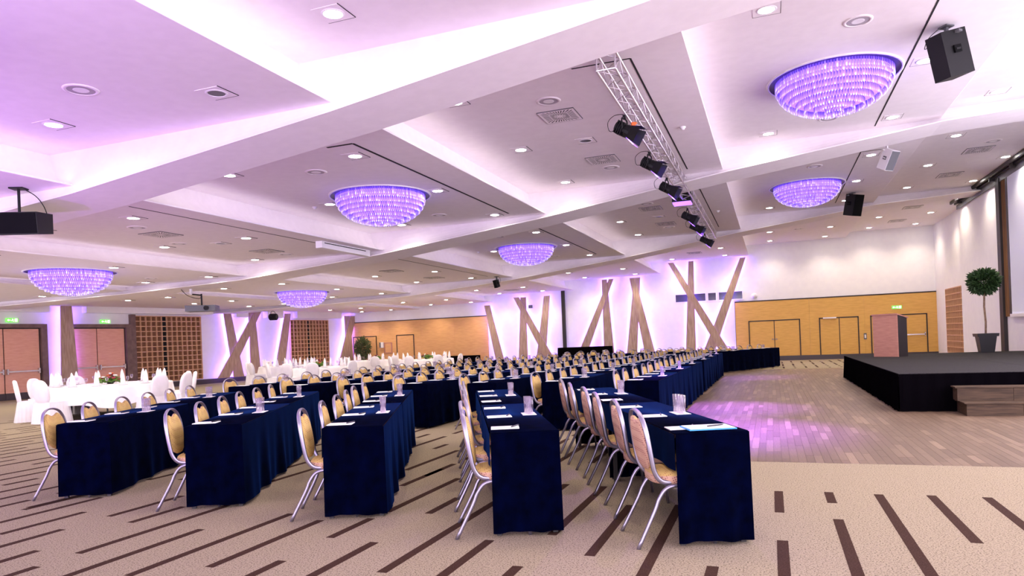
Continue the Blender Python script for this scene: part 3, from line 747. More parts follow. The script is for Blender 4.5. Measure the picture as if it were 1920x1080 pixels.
BLK = {'A': 'near slanted block', 'B': 'near straight block', 'C': 'far straight block', 'D': 'far slanted block'}
def segment(blk, row, R0, ang, ntab, nseat, flip=False, pads=True, pens=True, trios=True):
    """a line of tables: R0 = end corner on the stage side, ang = turn of the row axis from +Y (positive = towards -X)"""
    ax = Vector((-math.sin(ang), math.cos(ang), 0)); pp = Vector((math.cos(ang), math.sin(ang), 0))
    rz = ang; rowt = '%s row from wooden floor, %s' % (ORD[row], BLK[blk])
    grp = 'seminar seating, ' + BLK[blk]
    R0 = Vector((R0[0], R0[1], 0))
    for k in range(ntab):
        p = R0 + ax * (k * (TL + .008))
        jit = R.uniform(-.012, .012)
        p = p + pp * jit
        c = ob('tablecloth', ME_CLOTH, None, p, rz, 'navy cloth over %s table from near end, %s' % (ORD[k], rowt), 'tablecloth', 'navy tablecloths')
        t = ob('seminar_table', None, None, p, rz, 'table under navy cloth, %s from near end, %s' % (ORD[k], rowt), 'table', 'seminar tables')
        ob('tabletop', ME_TOP, t)
        for lx in (-TW + .035, -.035):
            for ly in (.06, TL - .06): ob('leg', ME_TLEG, t, (lx, ly, 0))
    for k in range(nseat):
        al = .245 + (ntab * TL - .49) * k / (nseat - 1)
        q = R0 + ax * (al + R.uniform(-.02, .02)) + pp * (-.46 + R.uniform(-.025, .02))
        chair(q, rz + R.uniform(-.05, .05), 'gold banquet chair, %s from near end, %s' % (ORD[k], rowt), grp)
        if pads:
            n_ = R0 + ax * al + pp * (-.365)
            ob('notepad', ME_NOTE, None, (n_.x, n_.y, TH + .0065), rz - PI / 2 + R.uniform(-.06, .06), 'white notepad at %s seat from near end, %s' % (ORD[k], rowt), 'notepad', 'notepads on the navy tables')
            if pens:
                n_ = R0 + ax * (al + .03) + pp * (-.285)
                ob('pen', ME_PEN, None, (n_.x, n_.y, TH + .0128), rz + R.uniform(-.5, -.2), 'black pen on %s notepad from near end, %s' % (ORD[k], rowt), 'pen', 'pens on the notepads')
    if trios:
        for k in range(ntab):
            al = k * TL + TL * .5 + .05
            g = R0 + ax * al + pp * (-.095)
            ob('coaster', ME_COAST, None, (g.x, g.y, TH + .0065), rz + PI / 2, 'white coaster under %s glasses from near end, %s' % (ORD[k], rowt), 'coaster', 'coasters under the glasses')
            for j in range(3):
                gg = g + ax * ((j - 1) * .066) + pp * R.uniform(-.01, .01)
                ob('water_glass', ME_GLASS, None, (gg.x, gg.y, TH + .0098), 0, '%s glass of %s trio from near end, %s' % (ORD[j], ORD[k], rowt), 'glass', 'upturned water glasses')
AR = [((-.17, 4.86), 23.9), ((-1.47, 4.82), 24.6), ((-3.04, 5.0), 25.5), ((-4.55, 5.06), 27.2), ((-6.3, 5.15), 26.4)]
BX = [-1.57, -2.88, -4.15, -5.4, -6.58, -7.85, -9.25]
for i, (p, a) in enumerate(AR):
    segment('A', i, p, math.radians(a), 2, 6)
for i, x in enumerate(BX):
    segment('B', i, (x, 10.2 + .06 * i), 0, 3, 9, pens=i < 4)
    segment('C', i, (x + .02, 17.3), 0, 3, 9, pads=i < 3, pens=False)
DR = [(-1.75, 25.3), (-3.2, 25.2), (-4.75, 25.05), (-6.3, 24.9), (-7.85, 24.8)]
for i, p in enumerate(DR):
    segment('D', i, p, -math.radians(26.5), 2, 6, pads=i < 1, pens=False)

# open folder on the end table
ax = Vector((-math.sin(math.radians(23.9)), math.cos(math.radians(23.9)), 0)); pp = Vector((ax.y, -ax.x, 0))
fo = Vector((-.17, 4.86, 0)) + ax * .155 + pp * (-.215)
fl = ob('document_folder', None, None, (fo.x, fo.y, TH + .013), math.radians(23.9), label='blue folder with white sheets on the end table', cat='folder')
ob('cover', boxmesh('folder cover', -.16, .16, -.115, .115, 0, .008, 'blue'), fl); ob('sheet', boxmesh('sheet', -.15, .155, -.1, .108, .0082, .0105, 'paper'), fl)
ob('pen', ME_PEN, None, (fo.x + .05, fo.y + .02, TH + .0245), math.radians(-45), 'black pen lying on the blue document folder', 'pen', 'pens on the notepads')

# ------------------------------------------------------------------ banquet tables, covered chairs, settings
def round_cloth(r, drop, seed):
    rr = random.Random(seed); n = 96; mb = MB(); ph = rr.uniform(0, 6); rings = []
    rings.append([(.001 * math.cos(2 * PI * k / n), .001 * math.sin(2 * PI * k / n), .757) for k in range(n)])
    for f in (0, .02, .15, .35, .6, .8, 1):
        ring = []
        for k in range(n):
            a = 2 * PI * k / n
            wv = (.6 * math.sin(11 * a + ph) + .4 * math.sin(17 * a + 2 * ph)) * .075 * f
            cor = .10 * max(0, math.cos(4 * a + ph)) * f            # square cloth: corners hang lower
            q = r + .012 + (.0 if f == 0 else .015) + .05 * f + wv
            ring.append((q * math.cos(a), q * math.sin(a), .757 if f == 0 else .752 - (drop + cor) * f))
        rings.append(ring)
    o = 0
    mb.rings(rings, close=False)
    return mb.mesh('round tablecloth', 'linen', True)
def napkin():
    mb = MB(); n = 12
    rings = []
    for z, r_ in ((0, .068), (.1, .062), (.18, .052), (.26, .036)):
        rings.append([(r_ * math.cos(2 * PI * k / n), r_ * math.sin(2 * PI * k / n) * .8, z + (.035 * math.cos(2 * PI * k / n) if z > .1 else 0)) for k in range(n)])
    rings.append([(.012 + .006 * math.cos(2 * PI * k / n), .006 * math.sin(2 * PI * k / n), .32 + .01 * math.cos(2 * PI * k / n)) for k in range(n)])
    mb.rings(rings); mb.box(-.07, .07, -.004, .004, 0, .05)
    return mb.mesh('standing napkin', 'linen', True)
ME_NAP = napkin()
ME_PLATE = MB().lathe([(.001, .004), (.09, .004), (.13, .016), (.135, .018), (.13, .013), (.085, .0), (.001, 0)], 20).mesh('plate', 'whiteplastic', True)
ME_WINE = MB().lathe([(.001, .004), (.032, .003), (.033, .0), (.006, .006), (.004, .09), (.02, .105), (.034, .14), (.03, .19), (.028, .19), (.031, .14), (.015, .108), (.001, .104)], 12).mesh('wine glass', 'glass', True)
def covered_parts():
    n = 28
    def outl(k, q, x, lean=.16):
        a = 2 * PI * k / n; c, s = math.cos(a), math.sin(a)
        y = .225 * math.copysign(abs(c) ** .8, c) * q; z = .69 + .275 * math.copysign(abs(s) ** .8, s) * q
        return (-.2 - (z - .45) * lean + x, y, z)
    b = MB(); b.rings([[outl(k, q, x) for k in range(n)] for q, x in ((.5, .05), (.9, .045), (1, .02), (1, -.02), (.9, -.04), (.5, -.045))])
    s = MB(); s.box(-.22, .23, -.225, .225, .44, .475)
    k_ = MB(); m = 80; vs = []
    per = [(-.24, -.235), (.24, -.235), (.24, .235), (-.24, .235)]
    for z, am, ex in ((.47, .0, 0), (.3, .012, .02), (.0, .03, .055)):
        for k in range(m):
            t = k / m * 4; i = int(t); f = t - i; p, q = per[i], per[(i + 1) % 4]
            x, y = p[0] + (q[0] - p[0]) * f, p[1] + (q[1] - p[1]) * f; l = math.hypot(x, y); e = 1 + (ex + am * math.sin(k * 2.2)) / l
            vs.append((x * e, y * e, z + .003))
    k_.add(vs, [(i * m + k, i * m + (k + 1) % m, (i + 1) * m + (k + 1) % m, (i + 1) * m + k) for i in range(2) for k in range(m)])
    return b.mesh('back cover', 'linen', True), s.mesh('seat cover', 'linen'), k_.mesh('chair skirt', 'linen', True)
ME_CB, ME_CS, ME_CK = covered_parts()
def banquet(c, r, nset, chairs, seed, where, flowers=True, glasses=True, plates=True):
    c = Vector((*c, 0)); rr = random.Random(seed)
    ob('round_tablecloth', round_cloth(r, .40, seed), None, c, 0, 'white cloth over the round table ' + where, 'tablecloth', 'white round tablecloths')
    t = ob('round_table', None, None, c, 0, 'round banquet table under white cloth ' + where, 'table', 'round banquet tables')
    ob('tabletop', MB().lathe([(r, .72), (r, .75)], 40, cap0=True, cap1=True).mesh('round tabletop', 'stairwood'), t)
    for k in range(4):
        a = PI / 4 + k * PI / 2
        ob('leg', MB().tube([(.6 * r * math.cos(a), .6 * r * math.sin(a), .72), (.62 * r * math.cos(a), .62 * r * math.sin(a), 0)], .02, 8).mesh('table leg', 'hem'), t)
    for k in range(nset):
        a = 2 * PI * (k + .5) / nset + .2; d = Vector((math.cos(a), math.sin(a), 0))
        p = c + d * (r - .17); z = .7575
        if plates:
            ob('plate', ME_PLATE, None, (p.x, p.y, z), 0, 'white plate, %s round the table %s' % (ORD[k], where), 'plate', 'white plates on the banquet tables'); z += .0045
        ob('standing_napkin', ME_NAP, None, (p.x, p.y, z), a + rr.uniform(-.6, .6), 'tall folded white napkin, %s round the table %s' % (ORD[k], where), 'napkin', 'standing napkins')
        if glasses:
            q = c + Vector((math.cos(a + .16), math.sin(a + .16), 0)) * (r - .38)
            ob('wine_glass', ME_WINE, None, (q.x, q.y, .7575), 0, 'wine glass, %s round the table %s' % (ORD[k], where), 'glass', 'wine glasses')
    if flowers:
        f = ob('flower_centrepiece', None, None, (c.x, c.y, .7575), rr.uniform(0, 6), 'flower arrangement with green leaves in the middle of table ' + where, 'flowers')
        ob('bowl', MB().lathe([(.06, 0), (.12, .07), (.11, .07), (.06, .01)], 18, cap0=True, cap1=True).mesh('flower bowl', 'pot', True), f)
        ob('foliage', leaves(160, lambda q: (Vector((q.uniform(-.26, .26), q.uniform(-.2, .2), q.uniform(.03, .14))), Vector((q.uniform(-1, 1), q.uniform(-1, 1), .5))), .10, .025, 'leaf3', seed), f, kind='stuff')
        for k in range(14):
            a = rr.uniform(0, 6.28); q = rr.uniform(.02, .22); s = rr.uniform(.03, .05)
            bl = MB(); bl.rings([[(s * w_ * math.cos(j * PI / 5) * (1 + .18 * (j % 2)), s * w_ * math.sin(j * PI / 5) * (1 + .18 * (j % 2)), s * h) for j in range(10)] for w_, h in ((.3, 0), (.9, .35), (1, .7), (.65, 1.0), (.2, .95))])
            ob('bloom', bl.mesh('bloom', ('redflower', 'redflower', 'orangeflower', 'whiteflower')[k % 4], True), f, (q * math.cos(a), q * math.sin(a), .09 + .13 * (1 - q / .22) + rr.uniform(0, .04)))
    for k, a in enumerate(chairs):
        a = math.radians(a); p = c + Vector((math.cos(a), math.sin(a), 0)) * (r + .28)
        h = ob('covered_chair', None, None, p, a + PI + rr.uniform(-.12, .12), 'white-covered chair, %s round the table %s' % (ORD[k], where), 'chair', 'white covered banquet chairs')
        ob('back_cover', ME_CB, h); ob('seat_cover', ME_CS, h); ob('skirt', ME_CK, h)
banquet((-15.2, 12.55), 1.35, 14, (236, 276, 352, 20, 45, 70, 165, 200), 11, 'by the salmon doors')
banquet((-15.4, 21.2), 1.25, 10, (205, 235, 270, 300, 345), 12, 'by the crossed struts')
banquet((-19.2, 24.4), 1.2, 10, (205, 250, 160), 13, 'by the far lattice', flowers=False)
banquet((-18.3, 29.9), 1.2, 10, (215, 250, 300, 330), 14, 'by the ficus')
banquet((-14.7, 28.3), 1.2, 10, (230, 272, 314, 356), 15, 'by the black buffet table')

# ------------------------------------------------------------------ ceiling fittings
YS = [6.5, 9.65, 12.6, 15.68, 18.85, 21.95, 25.1, 28.2, 31.2, 34.25]
DLX = [6.0, 4.2, 2.42, .1, -1.9, -4.35, -6.15, -8.7, -10.95, -13.35, -15.0, -17.4, -19.9, -21.8]
ME_TRIM = MB().box(-.17, .17, -.17, .17, -.006, 0).mesh('downlight trim', 'ceil')
ME_TRIMS = MB().box(-.176, .176, .170, .176, -.007, 0).box(.170, .176, -.176, .176, -.007, 0).mesh('trim painted shadow', 'slot')  # black strips painted as the shadow line along two trim edges
ME_DISC = MB().lathe([(.001, -.012), (.075, -.012), (.1, -.007)], 20).mesh('downlight lens', 'lamp')
ME_RING = MB().lathe([(.1, -.006), (.105, -.014), (.125, -.012), (.13, -.006)], 20).mesh('downlight ring', 'whiteplastic', True)
sd = bpy.data.lights.new('downlight beam', 'SPOT'); sd.energy = DOWN_W; sd.color = DOWN_C; sd.spot_size = math.radians(122); sd.spot_blend = .75; sd.shadow_soft_size = .06
for i, x in enumerate(DLX):
    for j, y in enumerate(YS):
        if x == -1.9 and 8 < y < 27: continue
        if x == -10.95 and j in (3, 4): continue
        if x == 2.42 and j == 1: continue
        if x == -6.15 and j == 0: continue
        if x in (.1, -17.4) and j in (2, 5): continue
        z = strip_z(x)
        if y < 7 and x < -10 and x > -12: continue
        r_ = ob('downlight', None, None, (x, y, z), 0, 'round ceiling downlight, %s from back wall, %s line from stage wall' % (ORD[len(YS) - 1 - j], ORD[i]), 'downlight', 'ceiling downlights')
        ob('trim_plate', ME_TRIM, r_); ob('painted_shadow', ME_TRIMS, r_); ob('lens', ME_DISC, r_); ob('ring', ME_RING, r_)
        s_ = bpy.data.objects.new('downlight_beam', sd); col.objects.link(s_); s_.parent = r_; s_.location = (0, 0, -.03)
for (x, y, lb) in ((-6.04, 6.55, 'unlit square downlight near the camera side of the ceiling'), (-3.08, 12.6, 'unlit square downlight between two air vents beside the truss'), (-3.1, 21.7, 'unlit downlight between the far pair of vents beside the truss'), (-11.95, 12.9, 'unlit square downlight between two vents over the banquet side')):
    r_ = ob('dark_downlight', None, None, (x, y, strip_z(x)), 0, lb, 'downlight')
    ob('trim_plate', ME_TRIM, r_); ob('painted_shadow', ME_TRIMS, r_); ob('lens', MB().lathe([(.001, -.008), (.08, -.008), (.1, -.007)], 20).mesh('dark lens', 'greyplastic'), r_); ob('ring', ME_RING, r_)
# air vents
def vent_mesh():
    mb = MB()
    for k in range(36):
        a = 2 * PI * k / 36; d = Vector((math.cos(a), math.sin(a), 0)); n = Vector((-d.y, d.x, 0))
        e = .26 / max(abs(d.x), abs(d.y))
        for (r0, r1) in (((.05 if k % 3 == 0 else .1), e * .55), (e * .6, e)):
            w0, w1 = .0035 + r0 * .012, .0035 + r1 * .02
            p = [d * r0 - n * w0, d * r1 - n * w1, d * r1 + n * w1, d * r0 + n * w0]
            mb.add([(q.x, q.y, -.0135) for q in p], [(3, 2, 1, 0)])
    return mb.mesh('vent slots', 'slot')
ME_VS = vent_mesh()
ME_VP = MB().box(-.3, .3, -.3, .3, -.013, -.002).mesh('vent plate', 'ceil')
ME_VE = MB().box(-.306, .306, .3, .306, -.014, 0).box(.3, .306, -.306, .306, -.014, 0).box(-.306, .306, -.306, -.3, -.014, 0).box(-.306, -.3, -.306, .306, -.014, 0).mesh('vent edge', 'greyplastic')
for (x, ys, where) in ((-3.1, (11, 14.1, 20.2, 23.2, 29.2, 32.3), 'beside the lighting truss'), (-12.0, (11.25, 14.55, 20.8, 24.0, 29.5, 32.5), 'over the banquet side'), (5.08, (11, 14.2, 20.7, 23.7, 29.4, 32.8), 'above the stage')):
    for k, y in enumerate(ys):
        v = ob('air_vent', None, None, (x, y, strip_z(x)), 0, 'square radial air vent, %s from back wall, %s' % (ORD[len(ys) - 1 - k], where), 'air vent', 'ceiling air vents')
        ob('plate', ME_VP, v); ob('slots', ME_VS, v, kind='stuff'); ob('edge', ME_VE, v)
ME_CSP = MB().lathe([(.19, 0), (.185, -.01), (.15, -.014), (.145, -.006)], 24).mesh('speaker ring', 'ceil', True)
ME_CSG = MB().lathe([(.001, -.008), (.145, -.008)], 24).mesh('speaker grille', 'lightgrey')
ME_CSG2 = MB().lathe([(.001, -.0085), (.075, -.012), (.085, -.0085)], 20).mesh('speaker cone', 'whiteplastic')
CSN = {}
for k, (x, y) in enumerate([(-7.3, 5.8), (-7.3, 10.2), (-7.3, 15.0), (-7.35, 19.0), (-7.35, 24.6), (-3.06, 10.25), (-3.1, 14.85), (-3.1, 19.4), (-3.1, 24.0), (1.26, 10.55), (1.22, 15.15), (1.2, 19.4), (1.2, 24.4), (-11.7, 10.4), (-12.7, 12.4), (-12, 15.3), (5.2, 19.9), (1.2, 28.6), (1.2, 31), (-16.4, 15)]):
    v = ob('ceiling_speaker', None, None, (x, y, strip_z(x)), 0, 'round ceiling speaker, %s from the near end, %s ceiling strip from stage wall' % (ORD[CSN.setdefault(strip_z(x), []).append(k) or len(CSN[strip_z(x)]) - 1], ORD[{5.78: 0, 5.56: 1, 5.06: 2, 4.48: 3, 3.96: 4, 3.6: 5}[strip_z(x)]]), 'ceiling speaker', 'round ceiling speakers')
    ob('ring', ME_CSP, v); ob('grille', ME_CSG, v); ob('cone', ME_CSG2, v)
ME_SM = MB().lathe([(.055, 0), (.055, -.015), (.035, -.03), (.03, -.05), (.001, -.055)], 16).mesh('detector', 'whiteplastic', True)
for (px, z, wh) in (((1280, 238), 5.06, 'beside the near half of the truss'), ((1346, 395), 5.06, 'beside the far half of the truss'), ((590, 388), 4.48, 'by the chandelier over the near straight rows'), ((897, 472), 4.48, 'by the chandelier over the far straight rows'), ((1382, 297), 5.56, 'at the edge of the stage chandelier strip')):
    p = on_z(*px, z)
    ob('smoke_detector', ME_SM, None, p, 0, 'white smoke detector ' + wh, 'smoke detector', 'smoke detectors')

# chandeliers
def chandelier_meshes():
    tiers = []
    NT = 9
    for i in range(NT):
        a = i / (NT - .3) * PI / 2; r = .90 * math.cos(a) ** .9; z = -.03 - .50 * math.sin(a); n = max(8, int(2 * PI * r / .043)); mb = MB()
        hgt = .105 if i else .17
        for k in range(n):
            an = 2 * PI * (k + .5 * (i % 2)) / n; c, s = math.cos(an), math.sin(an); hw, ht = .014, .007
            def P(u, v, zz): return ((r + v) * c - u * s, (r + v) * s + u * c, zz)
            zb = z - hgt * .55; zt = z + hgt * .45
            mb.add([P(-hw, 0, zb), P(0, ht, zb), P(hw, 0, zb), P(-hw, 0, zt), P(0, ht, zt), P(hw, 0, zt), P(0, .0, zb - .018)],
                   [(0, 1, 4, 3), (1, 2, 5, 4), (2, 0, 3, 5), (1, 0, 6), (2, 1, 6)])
        me = mb.mesh('crystal tier', 'crystal'); fa = me.attributes.new('tip_glint', 'FLOAT', 'POINT')
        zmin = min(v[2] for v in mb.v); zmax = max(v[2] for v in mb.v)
        fa.data.foreach_set('value', [(.80 if (zmax - v[2]) / (zmax - zmin) > .7 else .04) for v in mb.v])   # caught light painted on: tips get the pale, brighter stops
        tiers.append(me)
    prof = [(.86, -.03)] + [(.86 * math.cos(t * PI / 2 / 10), -.03 - .46 * math.sin(t * PI / 2 / 10)) for t in range(1, 10)] + [(.01, -.49)]
    core = MB().lathe(prof, 32).mesh('glow bowl', 'core', True)
    rec = MB().lathe([(.001, -.003), (.99, -.003), (1.0, -.012), (1.02, -.012), (1.03, -.0)], 48).mesh('painted recess', 'recess', True)  # dark of the hollow put into a flat disc; no recess is cut
    ring = MB().lathe([(1.0, -.004), (1.0, -.02), (1.035, -.02), (1.04, -.0)], 48).mesh('trim ring', 'whiteplastic', True)
    return tiers, core, rec, ring
TI, CORE, REC, RING = chandelier_meshes()
CH = [(1.12, 12.75, 'above the near half of the stage'), (1.12, 21.9, 'above the far half of the stage'), (-7.37, 12.45, 'above the near straight seating rows'), (-7.45, 21.7, 'above the far straight seating rows'),
      (-16.5, 12.65, 'above the banquet table by salmon doors'), (-16.65, 22.1, 'above the banquet tables by crossed struts'), (-7.4, 3.2, 'above the near slanted rows'), (1.12, 3.2, 'above the open carpet beside the camera')]
for x, y, lb in CH:
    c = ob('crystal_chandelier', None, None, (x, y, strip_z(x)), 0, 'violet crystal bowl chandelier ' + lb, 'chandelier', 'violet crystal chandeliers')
    ob('painted_recess', REC, c); ob('trim_ring', RING, c); ob('glow_bowl', CORE, c)
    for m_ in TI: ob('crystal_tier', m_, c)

# lighting truss
TX0, TX1, TZ0, TZ1, TY0, TY1 = -1.925, -1.69, 4.745, 4.975, 8.6, 25.7
truss = ob('lighting_truss', None, None, (-1.8, TY0, TZ0), label='long aluminium box truss hung under the ceiling', cat='truss')
a, b, L_ = TX0 + 1.8, TX1 + 1.8, TY1 - TY0
hz = TZ1 - TZ0
mc = MB().tube([(0, 0, 0), (0, L_, 0)], .017, 10).mesh('truss chord', 'steel', True)
for x in (a, b):
    for z in (0, hz): ob('chord', mc, truss, (x, 0, z))
def brace(p, q): return MB().tube([p, q], .007, 6).mesh('truss brace', 'steel', True)
st = .30; n = int(L_ / st)
bm = {'b0': brace((a, 0, 0), (b, st, 0)), 'b1': brace((b, 0, 0), (a, st, 0)), 't0': brace((a, 0, hz), (b, st, hz)), 't1': brace((b, 0, hz), (a, st, hz)),
      'l0': brace((a, 0, 0), (a, st, hz)), 'l1': brace((a, 0, hz), (a, st, 0)), 'r0': brace((b, 0, 0), (b, st, hz)), 'r1': brace((b, 0, hz), (b, st, 0))}
for k in range(n):
    for f in 'btlr': ob('brace', bm[f + str(k % 2)], truss, (0, k * st, 0))
ef = MB()
for y in (0, L_):
    ef.tube([(a, y, 0), (b, y, 0)], .011, 6).tube([(a, y, hz), (b, y, hz)], .011, 6).tube([(a, y, 0), (a, y, hz)], .011, 6).tube([(b, y, 0), (b, y, hz)], .011, 6)
ob('end_frame', ef.mesh('truss end frame', 'steel'), truss)
for y in (.6, 4.2, 8.4, 12.6, 16.4): ob('hanger', MB().tube([(0, y, hz), (0, y, strip_z(-1.8) + .03 - TZ0)], .012, 6).mesh('truss hanger', 'steel'), truss)
# stage lanterns
def lantern_meshes():
    body = MB().rings([[(x, r * math.cos(2 * PI * k / 14), r * math.sin(2 * PI * k / 14)) for k in range(14)] for x, r in ((-.16, .06), (-.15, .085), (.02, .085), (.03, .1), (.1, .1), (.105, .085))])
    for k in range(4): body.box(-.13 + k * .035, -.115 + k * .035, -.095, .095, -.095, .095)
    yoke = MB().tube(smooth_path([(0, -.115, 0), (0, -.118, .12), (0, -.08, .17), (0, .08, .17), (0, .118, .12), (0, .115, 0)], 3), .012, 6).box(-.02, .02, -.02, .02, .165, .23)
    cab = MB().tube(smooth_path([(-.15, .02, .03), (-.28, .1, .06), (-.3, .1, .2), (-.18, .06, .27), (-.02, .02, .25)], 4), .005, 5)
    return body.mesh('lantern body', 'blackplastic', False), yoke.mesh('lantern yoke', 'blackplastic'), cab.mesh('lantern cable', 'blackplastic', True)
LB, LY_, LC = lantern_meshes()
ME_BARN = MB().hexa([(0, -.09, 0), (.16, -.12, .05), (.16, .12, .05), (0, .09, 0)], [(0, -.09, .004), (.16, -.12, .054), (.16, .12, .054), (0, .09, .004)]).mesh('barn door', 'blackplastic')
ME_BARNV = MB().hexa([(0, -.09, 0), (.16, -.12, .05), (.16, .12, .05), (0, .09, 0)], [(0, -.09, .004), (.16, -.12, .054), (.16, .12, .054), (0, .09, .004)]).mesh('barn door painted glow', 'violetglow')  # flap under the lamp's light, which is painted on as glow
ME_GEL = MB().rings([[(.108, .08 * math.cos(2 * PI * k / 14), .08 * math.sin(2 * PI * k / 14)) for k in range(14)], [(.11, .08 * math.cos(2 * PI * k / 14), .08 * math.sin(2 * PI * k / 14)) for k in range(14)]]).mesh('gel', 'violetglow')
for k, y in enumerate((10.45, 12.75, 15.0, 18.9, 20.9, 24.0)):
    root = ob('stage_lantern', None, None, (TX0 - .02, y, TZ0 - .24), -.15, 'black stage lantern with barn doors, %s along the truss from its near end' % ORD[k], 'stage light', 'stage lanterns on the truss')
    ob('yoke', LY_, root); ob('cable', LC, root)
    body = ob('body', LB, root, rot=(0, .55, 0))
    ob('gel', ME_GEL, body)
    for j in range(4):
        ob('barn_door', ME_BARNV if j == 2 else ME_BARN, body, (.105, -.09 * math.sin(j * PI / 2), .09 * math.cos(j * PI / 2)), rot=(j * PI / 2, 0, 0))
    if k in (0, 1, 2, 4):
        light('lantern_beam', 'SPOT', (TX0 + .12, y, TZ0 - .34), (260, 2300, 1700, 700, 700, 0)[k], (.34, .09, 1), ((-1.9, 5.2, 0), (-.75, 10.6, 0), (-1.0, 13.6, 0), (-.9, 19, 0), (-.7, 22.5, 0), (0, 0, 0))[k], .06, math.radians(42), 1.0)
pj = ob('truss_projector', None, None, (-1.97, 17.9, TZ0 - .02), 0, 'black box projector clamped under the middle of the truss', 'projector')
ob('housing', MB().box(-.22, .24, -.2, .2, -.02, .22).mesh('projector housing', 'blackplastic'), pj); ob('underside', boxmesh('projector underside', -.21, .23, -.19, .19, -.06, -.02, 'violetglow'), pj)  # underside carries a painted violet glow, no lamp of its own
ob('lens', MB().tube([(.0, -.2, .1), (0, -.27, .1)], .05, 12).mesh('projector lens', 'greyplastic'), pj)
ob('orange_clip', MB().box(-.03, .03, -.03, .03, -.03, .03).tube([(0, 0, 0), (.06, .03, .03)], .012, 6).mesh('orange clip', 'orangeclip'), None, (TX0 + .06, 10.75, TZ0 - .08), .4, 'small orange clip beside the nearest truss lantern'.replace('nearest', 'first'), 'clip')

# violet uplighters standing on the floor beside the camera
for k, (x, y, tx, ty, e) in enumerate(((-6.2, .6, -7.5, 4.5, 190), (-9.8, 3.0, -11.5, 6.5, 160), (-2.2, -.9, -4.0, 3.0, 90))):
    u = ob('floor_uplighter', None, None, (x, y, 0), 0, 'small black violet floor uplighter, %s from the open carpet' % ORD[2 - k], 'uplighter', 'floor uplighters')
    ob('housing', MB().lathe([(.07, 0), (.09, .02), (.09, .16), (.075, .16)], 16, cap0=True).mesh('uplighter housing', 'blackplastic', True), u)
    ob('lens', MB().lathe([(.001, .15), (.075, .15)], 16).mesh('uplighter lens', 'violetglow'), u)
    light('uplighter_beam', 'SPOT', (x, y, .2), e, (.5, .16, 1), (tx, ty, 4.4), .07, math.radians(120), 1.0)
# loudspeakers
def loudspeaker(loc, rz, tilt, s, m_, label, drop=.3, front='grille'):
    root = ob('loudspeaker', None, None, loc, rz, label, 'loudspeaker')
    cab = MB().hexa([(-.21, -.24, -.36), (.21, -.24, -.36), (.15, .2, -.36), (-.15, .2, -.36)], [(-.21, -.24, .36), (.21, -.24, .36), (.15, .2, .36), (-.15, .2, .36)])
    e = lambda nm, me, **k: ob(nm, me, root, **k)
    body = ob('cabinet', cab.mesh('cabinet', m_), root, (0, 0, -drop - .3 * s), rot=(tilt, 0, 0)); body.scale = (s, s, s)
    ob('front_grille', boxmesh('front grille', -.195, .195, -.25, -.24, -.345, .345, front), body)
    for sg in (-1, 1):
        h = MB().box(sg * .19 - .012, sg * .19 + .012, -.07, .07, -.06, .06).box(sg * .198 - .012, sg * .198 + .012, -.045, .045, -.02, .01, 1)
        ob('handle_cup', h.mesh('handle cup', [front, m_]), body, (0, -.02, .05))
    ob('bracket', MB().box(-.07, .07, -.07, .07, -.02, 0).box(-.02, .02, -.02, .02, -drop, 0).box(-.26 * s, .26 * s, -.03, .03, -drop, -drop + .03).mesh('bracket', 'greyplastic' if m_ != 'whiteplastic' else 'whiteplastic'), root)
    ob('cable', MB().tube(smooth_path([(.03, .05, 0), (.2 * s, .12, -.1), (.24 * s, .2 * s, -.25), (.1 * s, .22 * s, -drop - .1 * s)], 4), .006, 5).mesh('speaker cable', 'greyplastic', True), root)
loudspeaker((2.45, 11.3, 5.56), 2.2, -.25, .86, 'blackplastic', 'big black loudspeaker hanging beside the near stage chandelier', .16)
loudspeaker((2.62, 17.85, 5.56), .75, .5, .62, 'whiteplastic', 'white loudspeaker hanging from the ceiling strip above the stage', .18, 'greyplastic')
loudspeaker((2.5, 23.85, 5.56), .75, .25, .9, 'blackplastic', 'black loudspeaker hanging beside the far stage chandelier', .1)
loudspeaker((-9.95, 25.3, 3.96), -.5, .3, .42, 'blackplastic', 'small black loudspeaker under the ceiling before the N-shaped struts', .15)
ls = ob('loudspeaker', None, None, (-10.35, 7.15, 3.96), .45, 'wide black loudspeaker lying sideways at the hall edge', 'loudspeaker')
ob('cabinet', MB().hexa([(-.36, -.2, -.72), (.36, -.2, -.72), (.36, .2, -.66), (-.36, .2, -.66)], [(-.36, -.24, -.40), (.36, -.24, -.40), (.36, .2, -.36), (-.36, .2, -.36)]).mesh('cabinet', 'blackplastic'), ls)
ob('front_grille', MB().hexa([(-.345, -.212, -.705), (.345, -.212, -.705), (.345, -.2, -.705), (-.345, -.2, -.705)], [(-.345, -.25, -.415), (.345, -.25, -.415), (.345, -.23, -.415), (-.345, -.23, -.415)]).mesh('front grille', 'grille'), ls)
ob('bracket', MB().box(-.1, .1, -.08, .08, -.02, 0).tube([(0, 0, 0), (0, 0, -.38)], .02, 8).mesh('bracket', 'blackplastic'), ls)
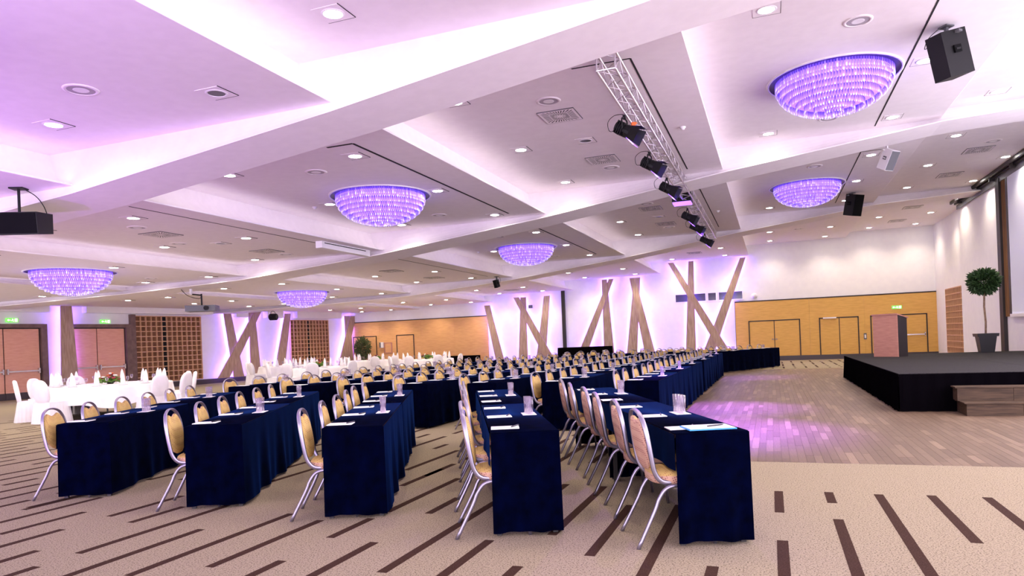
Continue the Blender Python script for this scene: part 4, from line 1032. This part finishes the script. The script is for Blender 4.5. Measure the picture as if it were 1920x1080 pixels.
ob('cable', MB().tube(smooth_path([(.04, .03, 0), (.18, .1, -.1), (.26, .16, -.25), (.3, .19, -.42)], 4), .007, 5).mesh('speaker cable', 'blackplastic', True), ls)

# ceiling projector on a post, par lamp, wall box
pr = ob('ceiling_projector', None, None, (-16.6, 16.6, 3.6), .5, 'grey projector on a ceiling post over the banquet side', 'projector')
ob('post', MB().tube([(0, .0, 0), (0, 0, -.38)], .04, 10).mesh('post', 'whiteplastic', True), pr)
ob('mount', MB().tube([(.3, 0, -.36), (.3, 0, -.72)], .025, 8).tube([(0, 0, -.36), (.3, 0, -.4)], .02, 8).mesh('mount', 'blackplastic'), pr)
ob('housing', MB().box(-.12, .75, -.25, .25, -.9, -.72).mesh('projector housing', 'greyplastic'), pr)
ob('lens', MB().tube([(.5, -.25, -.81), (.5, -.32, -.81)], .07, 12).mesh('projector lens', 'blackplastic'), pr)
ob('cable', MB().tube(smooth_path([(-.3, 0, -.02), (-.32, 0, -.15), (-.1, 0, -.4), (.2, 0, -.5), (.3, .02, -.45)], 4), .01, 5).mesh('projector cable', 'blackplastic', True), pr)
pl = ob('par_lamp', None, None, (-22.3, 27.3, 3.45), .2, 'small black lamp hanging before the leaning oak strut', 'stage light')
ob('yoke', MB().tube(smooth_path([(0, -.2, -.42), (0, -.2, -.2), (0, 0, -.14), (0, .2, -.2), (0, .2, -.42)], 3), .012, 6).tube([(0, 0, -.14), (0, 0, 0)], .015, 6).mesh('lamp yoke', 'blackplastic'), pl)
ob('body', MB().rings([[(x, r * math.cos(2 * PI * k / 14), -.42 + r * math.sin(2 * PI * k / 14)) for k in range(14)] for x, r in ((-.2, .1), (-.15, .16), (.16, .16), (.2, .13))]).mesh('lamp body', 'blackplastic', False), pl)
# fluorescent housings at the second beam
rk = ob('ceiling_track', None, None, (-9.95, 13.9, 3.96), 0, 'white screen cassette under the ceiling at the second beam', 'cassette')
ob('housing', MB().box(-.09, .09, 0, 2.1, -.16, 0).mesh('cassette housing', 'whiteplastic'), rk); ob('slot', boxmesh('cassette slot', .09, .094, .1, 1.9, -.05, -.03, 'slot'), rk)
